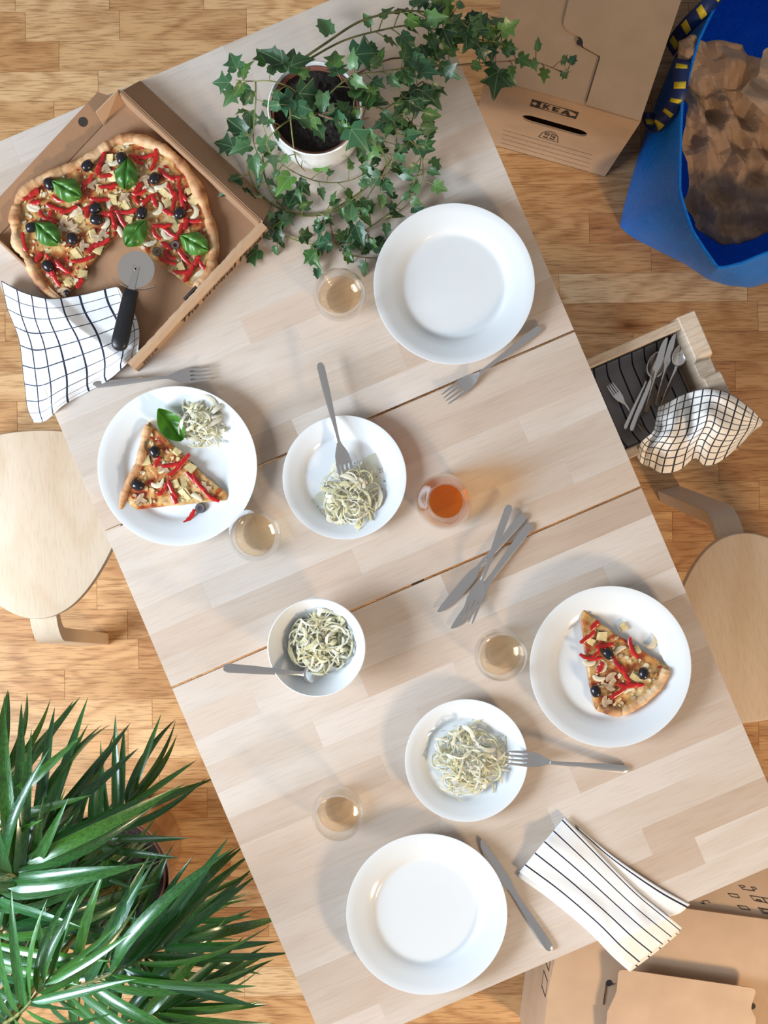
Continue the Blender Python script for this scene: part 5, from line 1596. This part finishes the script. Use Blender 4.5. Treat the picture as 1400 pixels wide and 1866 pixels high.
# bare end of that shoot carries no leaves beyond its last pair
vine([(700, 200, .120), (742, 172, .105), (772, 150, .085), (756, 205, .065), (738, 258, .050)], 16, .022, .040, extra=[(762, 160, .10, -95, .046, DARK, 3), (770, 165, .09, -40, .042, DARK, 3), (748, 180, .1, 225, .040, DARK, 1), (752, 108, .11, -40, .044, TEAL, 3)])
vine([(722, 240, .100), (760, 268, .060), (771, 318, .025), (747, 368, .008), (702, 402, .006)], 10, .016, .028)
vine([(560, 200, .118), (592, 212, .148), (640, 224, .140), (672, 215, .125)], 6, .024, .036, woody=True, rad=.0022, extra=[(590, 170, .15, -95, .034, PALE, 3), (575, 225, .13, -60, .030, PALE, 4), (562, 200, .13, 50, .030, PALE, 4), (640, 235, .15, -50, .044, TEAL, 2), (625, 230, .15, 110, .030, TEAL, 3)])
vine([(548, 200, .118), (530, 195, .150), (532, 240, .145), (540, 290, .110), (556, 312, .060)], 4, .020, .030, extra=[(525, 128, .16, 80, .042, DARK, 2), (530, 120, .16, 20, .038, DARK, 3), (516, 115, .165, 150, .044, DARK, 3), (532, 180, .15, 200, .038, TEAL, 2), (540, 190, .15, -70, .036, TEAL, 0), (545, 170, .15, 0, .044, DARK, 0)])
vine([(662, 230, .120), (690, 260, .075), (702, 300, .030), (682, 340, .012), (642, 400, .008)], 12, .018, .032)

# ================================================================== POTTED PALM
pcn = P(190, 1602, 0.285)
palm = thing('potted_palm', 'large green palm in a shiny metal pot on the floor', 'plant', (pcn.x, pcn.y, 0))
obj('pot', lathe([(0, 0), (0.098, 0), (0.104, 0.004), (0.116, 0.15), (0.124, 0.282), (0.126, 0.285), (0.124, 0.288), (0.1215, 0.285), (0.112, 0.15), (0.100, 0.02), (0, 0.015)], 72), M['pot_metal'], palm, angle=50)
obj('inner_pot', lathe([(0.090, 0.03), (0.1150, 0.262), (0.1130, 0.266), (0.1100, 0.262), (0.087, 0.03)], 64), M['terracotta'], palm, angle=50)
obj('soil', soil(0.1105, 0.245, 6, 0.010), M['soil'], palm, angle=25, fixn=False)
def leaflet_geo(droop, wid, twist):
    n = 14
    V, Fc = [], []
    for i in range(n + 1):
        t = i / n
        hw = wid * (min(1, t / 0.12 + 0.12)) * (1 - max(0, (t - 0.45) / 0.55) ** 1.7) + 0.0004
        z = 0.10 * t * (1 - 0.0) * 0.4 - droop * t * t
        a = twist * t
        y = t * (1 - 0.18 * droop * t)
        for (s, f) in ((-1, 0.35), (-0.5, 0.12), (0, 0), (0.5, 0.12), (1, 0.35)):
            x = s * hw; zz = f * hw
            V.append(Vector((x * math.cos(a) - zz * math.sin(a), y, z + x * math.sin(a) + zz * math.cos(a))))
    for i in range(n):
        for k in range(4):
            Fc.append([i * 5 + k, i * 5 + k + 1, (i + 1) * 5 + k + 1, (i + 1) * 5 + k])
    return V, Fc
ll_mes = [mk_mesh('leaflet', *leaflet_geo(dr_, w_, tw), M['palm'], angle=80) for dr_, w_, tw in ((0.25, 0.040, 0.3), (0.42, 0.045, -0.4), (0.12, 0.036, 0.5), (0.60, 0.042, -0.2))]
rp = random.Random(33)
PT = [(1, 1, 1), (0.8, 0.9, 0.8), (1.2, 1.15, 0.8), (0.9, 1.0, 1.2), (0.7, 0.75, 0.7), (1.3, 1.2, 0.6)]
def frond(ctrl, pairs, L, a0=62, a1=14, rise=0.25, side=(-1, 1), tint=None, stalk=True):
    p1 = [P(x, y, z) for x, y, z in ctrl]
    rach = spline(p1, 24)
    base = Vector((pcn.x + rp.uniform(-0.05, 0.05), pcn.y + rp.uniform(-0.05, 0.05), 0.24))
    d0 = (rach[1] - rach[0]).normalized()
    stem = spline([base, base.lerp(p1[0], 0.5) + Vector((0, 0, 0.06)), p1[0]], 10)
    pts = stem[:-1] + rach
    n = len(pts)
    fo_ = obj('frond', tube(pts, [0.0045 * (1 - 0.75 * i / n) for i in range(n)], 6), M['stem'], palm, world=True, angle=60, fixn=False)
    inv = wm(fo_).inverted()
    for k in range(pairs):
        t = k / (pairs - 1)
        i = min(int(t * 23), 23)
        p = rach[i].lerp(rach[i + 1], t * 24 - i if t < 1 else 1)
        tg = (rach[min(i + 1, 24)] - rach[i]).normalized()
        for s in side:
            hd = math.atan2(tg.y, tg.x) + s * R(a0 + (a1 - a0) * t + rp.uniform(-7, 7))
            el = rise * (1 - 0.5 * t) + 0.6 * math.asin(max(-1, min(1, tg.z))) + rp.uniform(-0.2, 0.2)
            ln = L * 1.12 * (0.62 + 0.38 * math.sin(math.pi * min(1, 0.18 + 0.72 * t))) * rp.uniform(0.88, 1.1)
            o = link('leaflet', rp.choice(ll_mes), fo_)
            m_ = Matrix.Rotation(hd - math.pi / 2, 3, 'Z') @ Matrix.Rotation(el, 3, 'X') @ Matrix.Rotation(rp.uniform(-0.5, 0.5) - 0.25 * s, 3, 'Y')
            o.location = inv @ p; o.rotation_euler = m_.to_euler(); o.scale = (ln, ln, ln)
            o.color = (*(tint or rp.choice(PT)), 1)
    return fo_
frond([(80, 1815, .60), (190, 1780, .70), (320, 1715, .68)], 12, .235, 60, 14)
frond([(-20, 1650, .66), (35, 1580, .76), (95, 1490, .72)], 12, .22, 55, 12)
frond([(150, 1570, .46), (200, 1510, .54), (238, 1450, .52)], 9, .17, 60, 15)
frond([(215, 1690, .44), (285, 1672, .50), (345, 1645, .46)], 8, .15, 55, 12)
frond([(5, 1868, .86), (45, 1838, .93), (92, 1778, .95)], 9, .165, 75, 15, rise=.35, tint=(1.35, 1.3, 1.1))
frond([(140, 1890, .52), (240, 1862, .58), (330, 1825, .54)], 11, .20, 60, 14)
frond([(-70, 1760, .58), (-5, 1705, .66), (60, 1640, .62)], 11, .23, 60, 14)
frond([(-50, 1570, .66), (-30, 1490, .74), (5, 1410, .70)], 9, .19, 60, 14)
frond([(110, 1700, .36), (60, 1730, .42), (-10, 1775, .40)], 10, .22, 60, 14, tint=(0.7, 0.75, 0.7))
frond([(170, 1700, .40), (240, 1730, .48), (310, 1765, .44)], 10, .20, 60, 14)
frond([(60, 1612, .70), (10, 1590, .77), (-60, 1580, .74)], 8, .20, 60, 14)
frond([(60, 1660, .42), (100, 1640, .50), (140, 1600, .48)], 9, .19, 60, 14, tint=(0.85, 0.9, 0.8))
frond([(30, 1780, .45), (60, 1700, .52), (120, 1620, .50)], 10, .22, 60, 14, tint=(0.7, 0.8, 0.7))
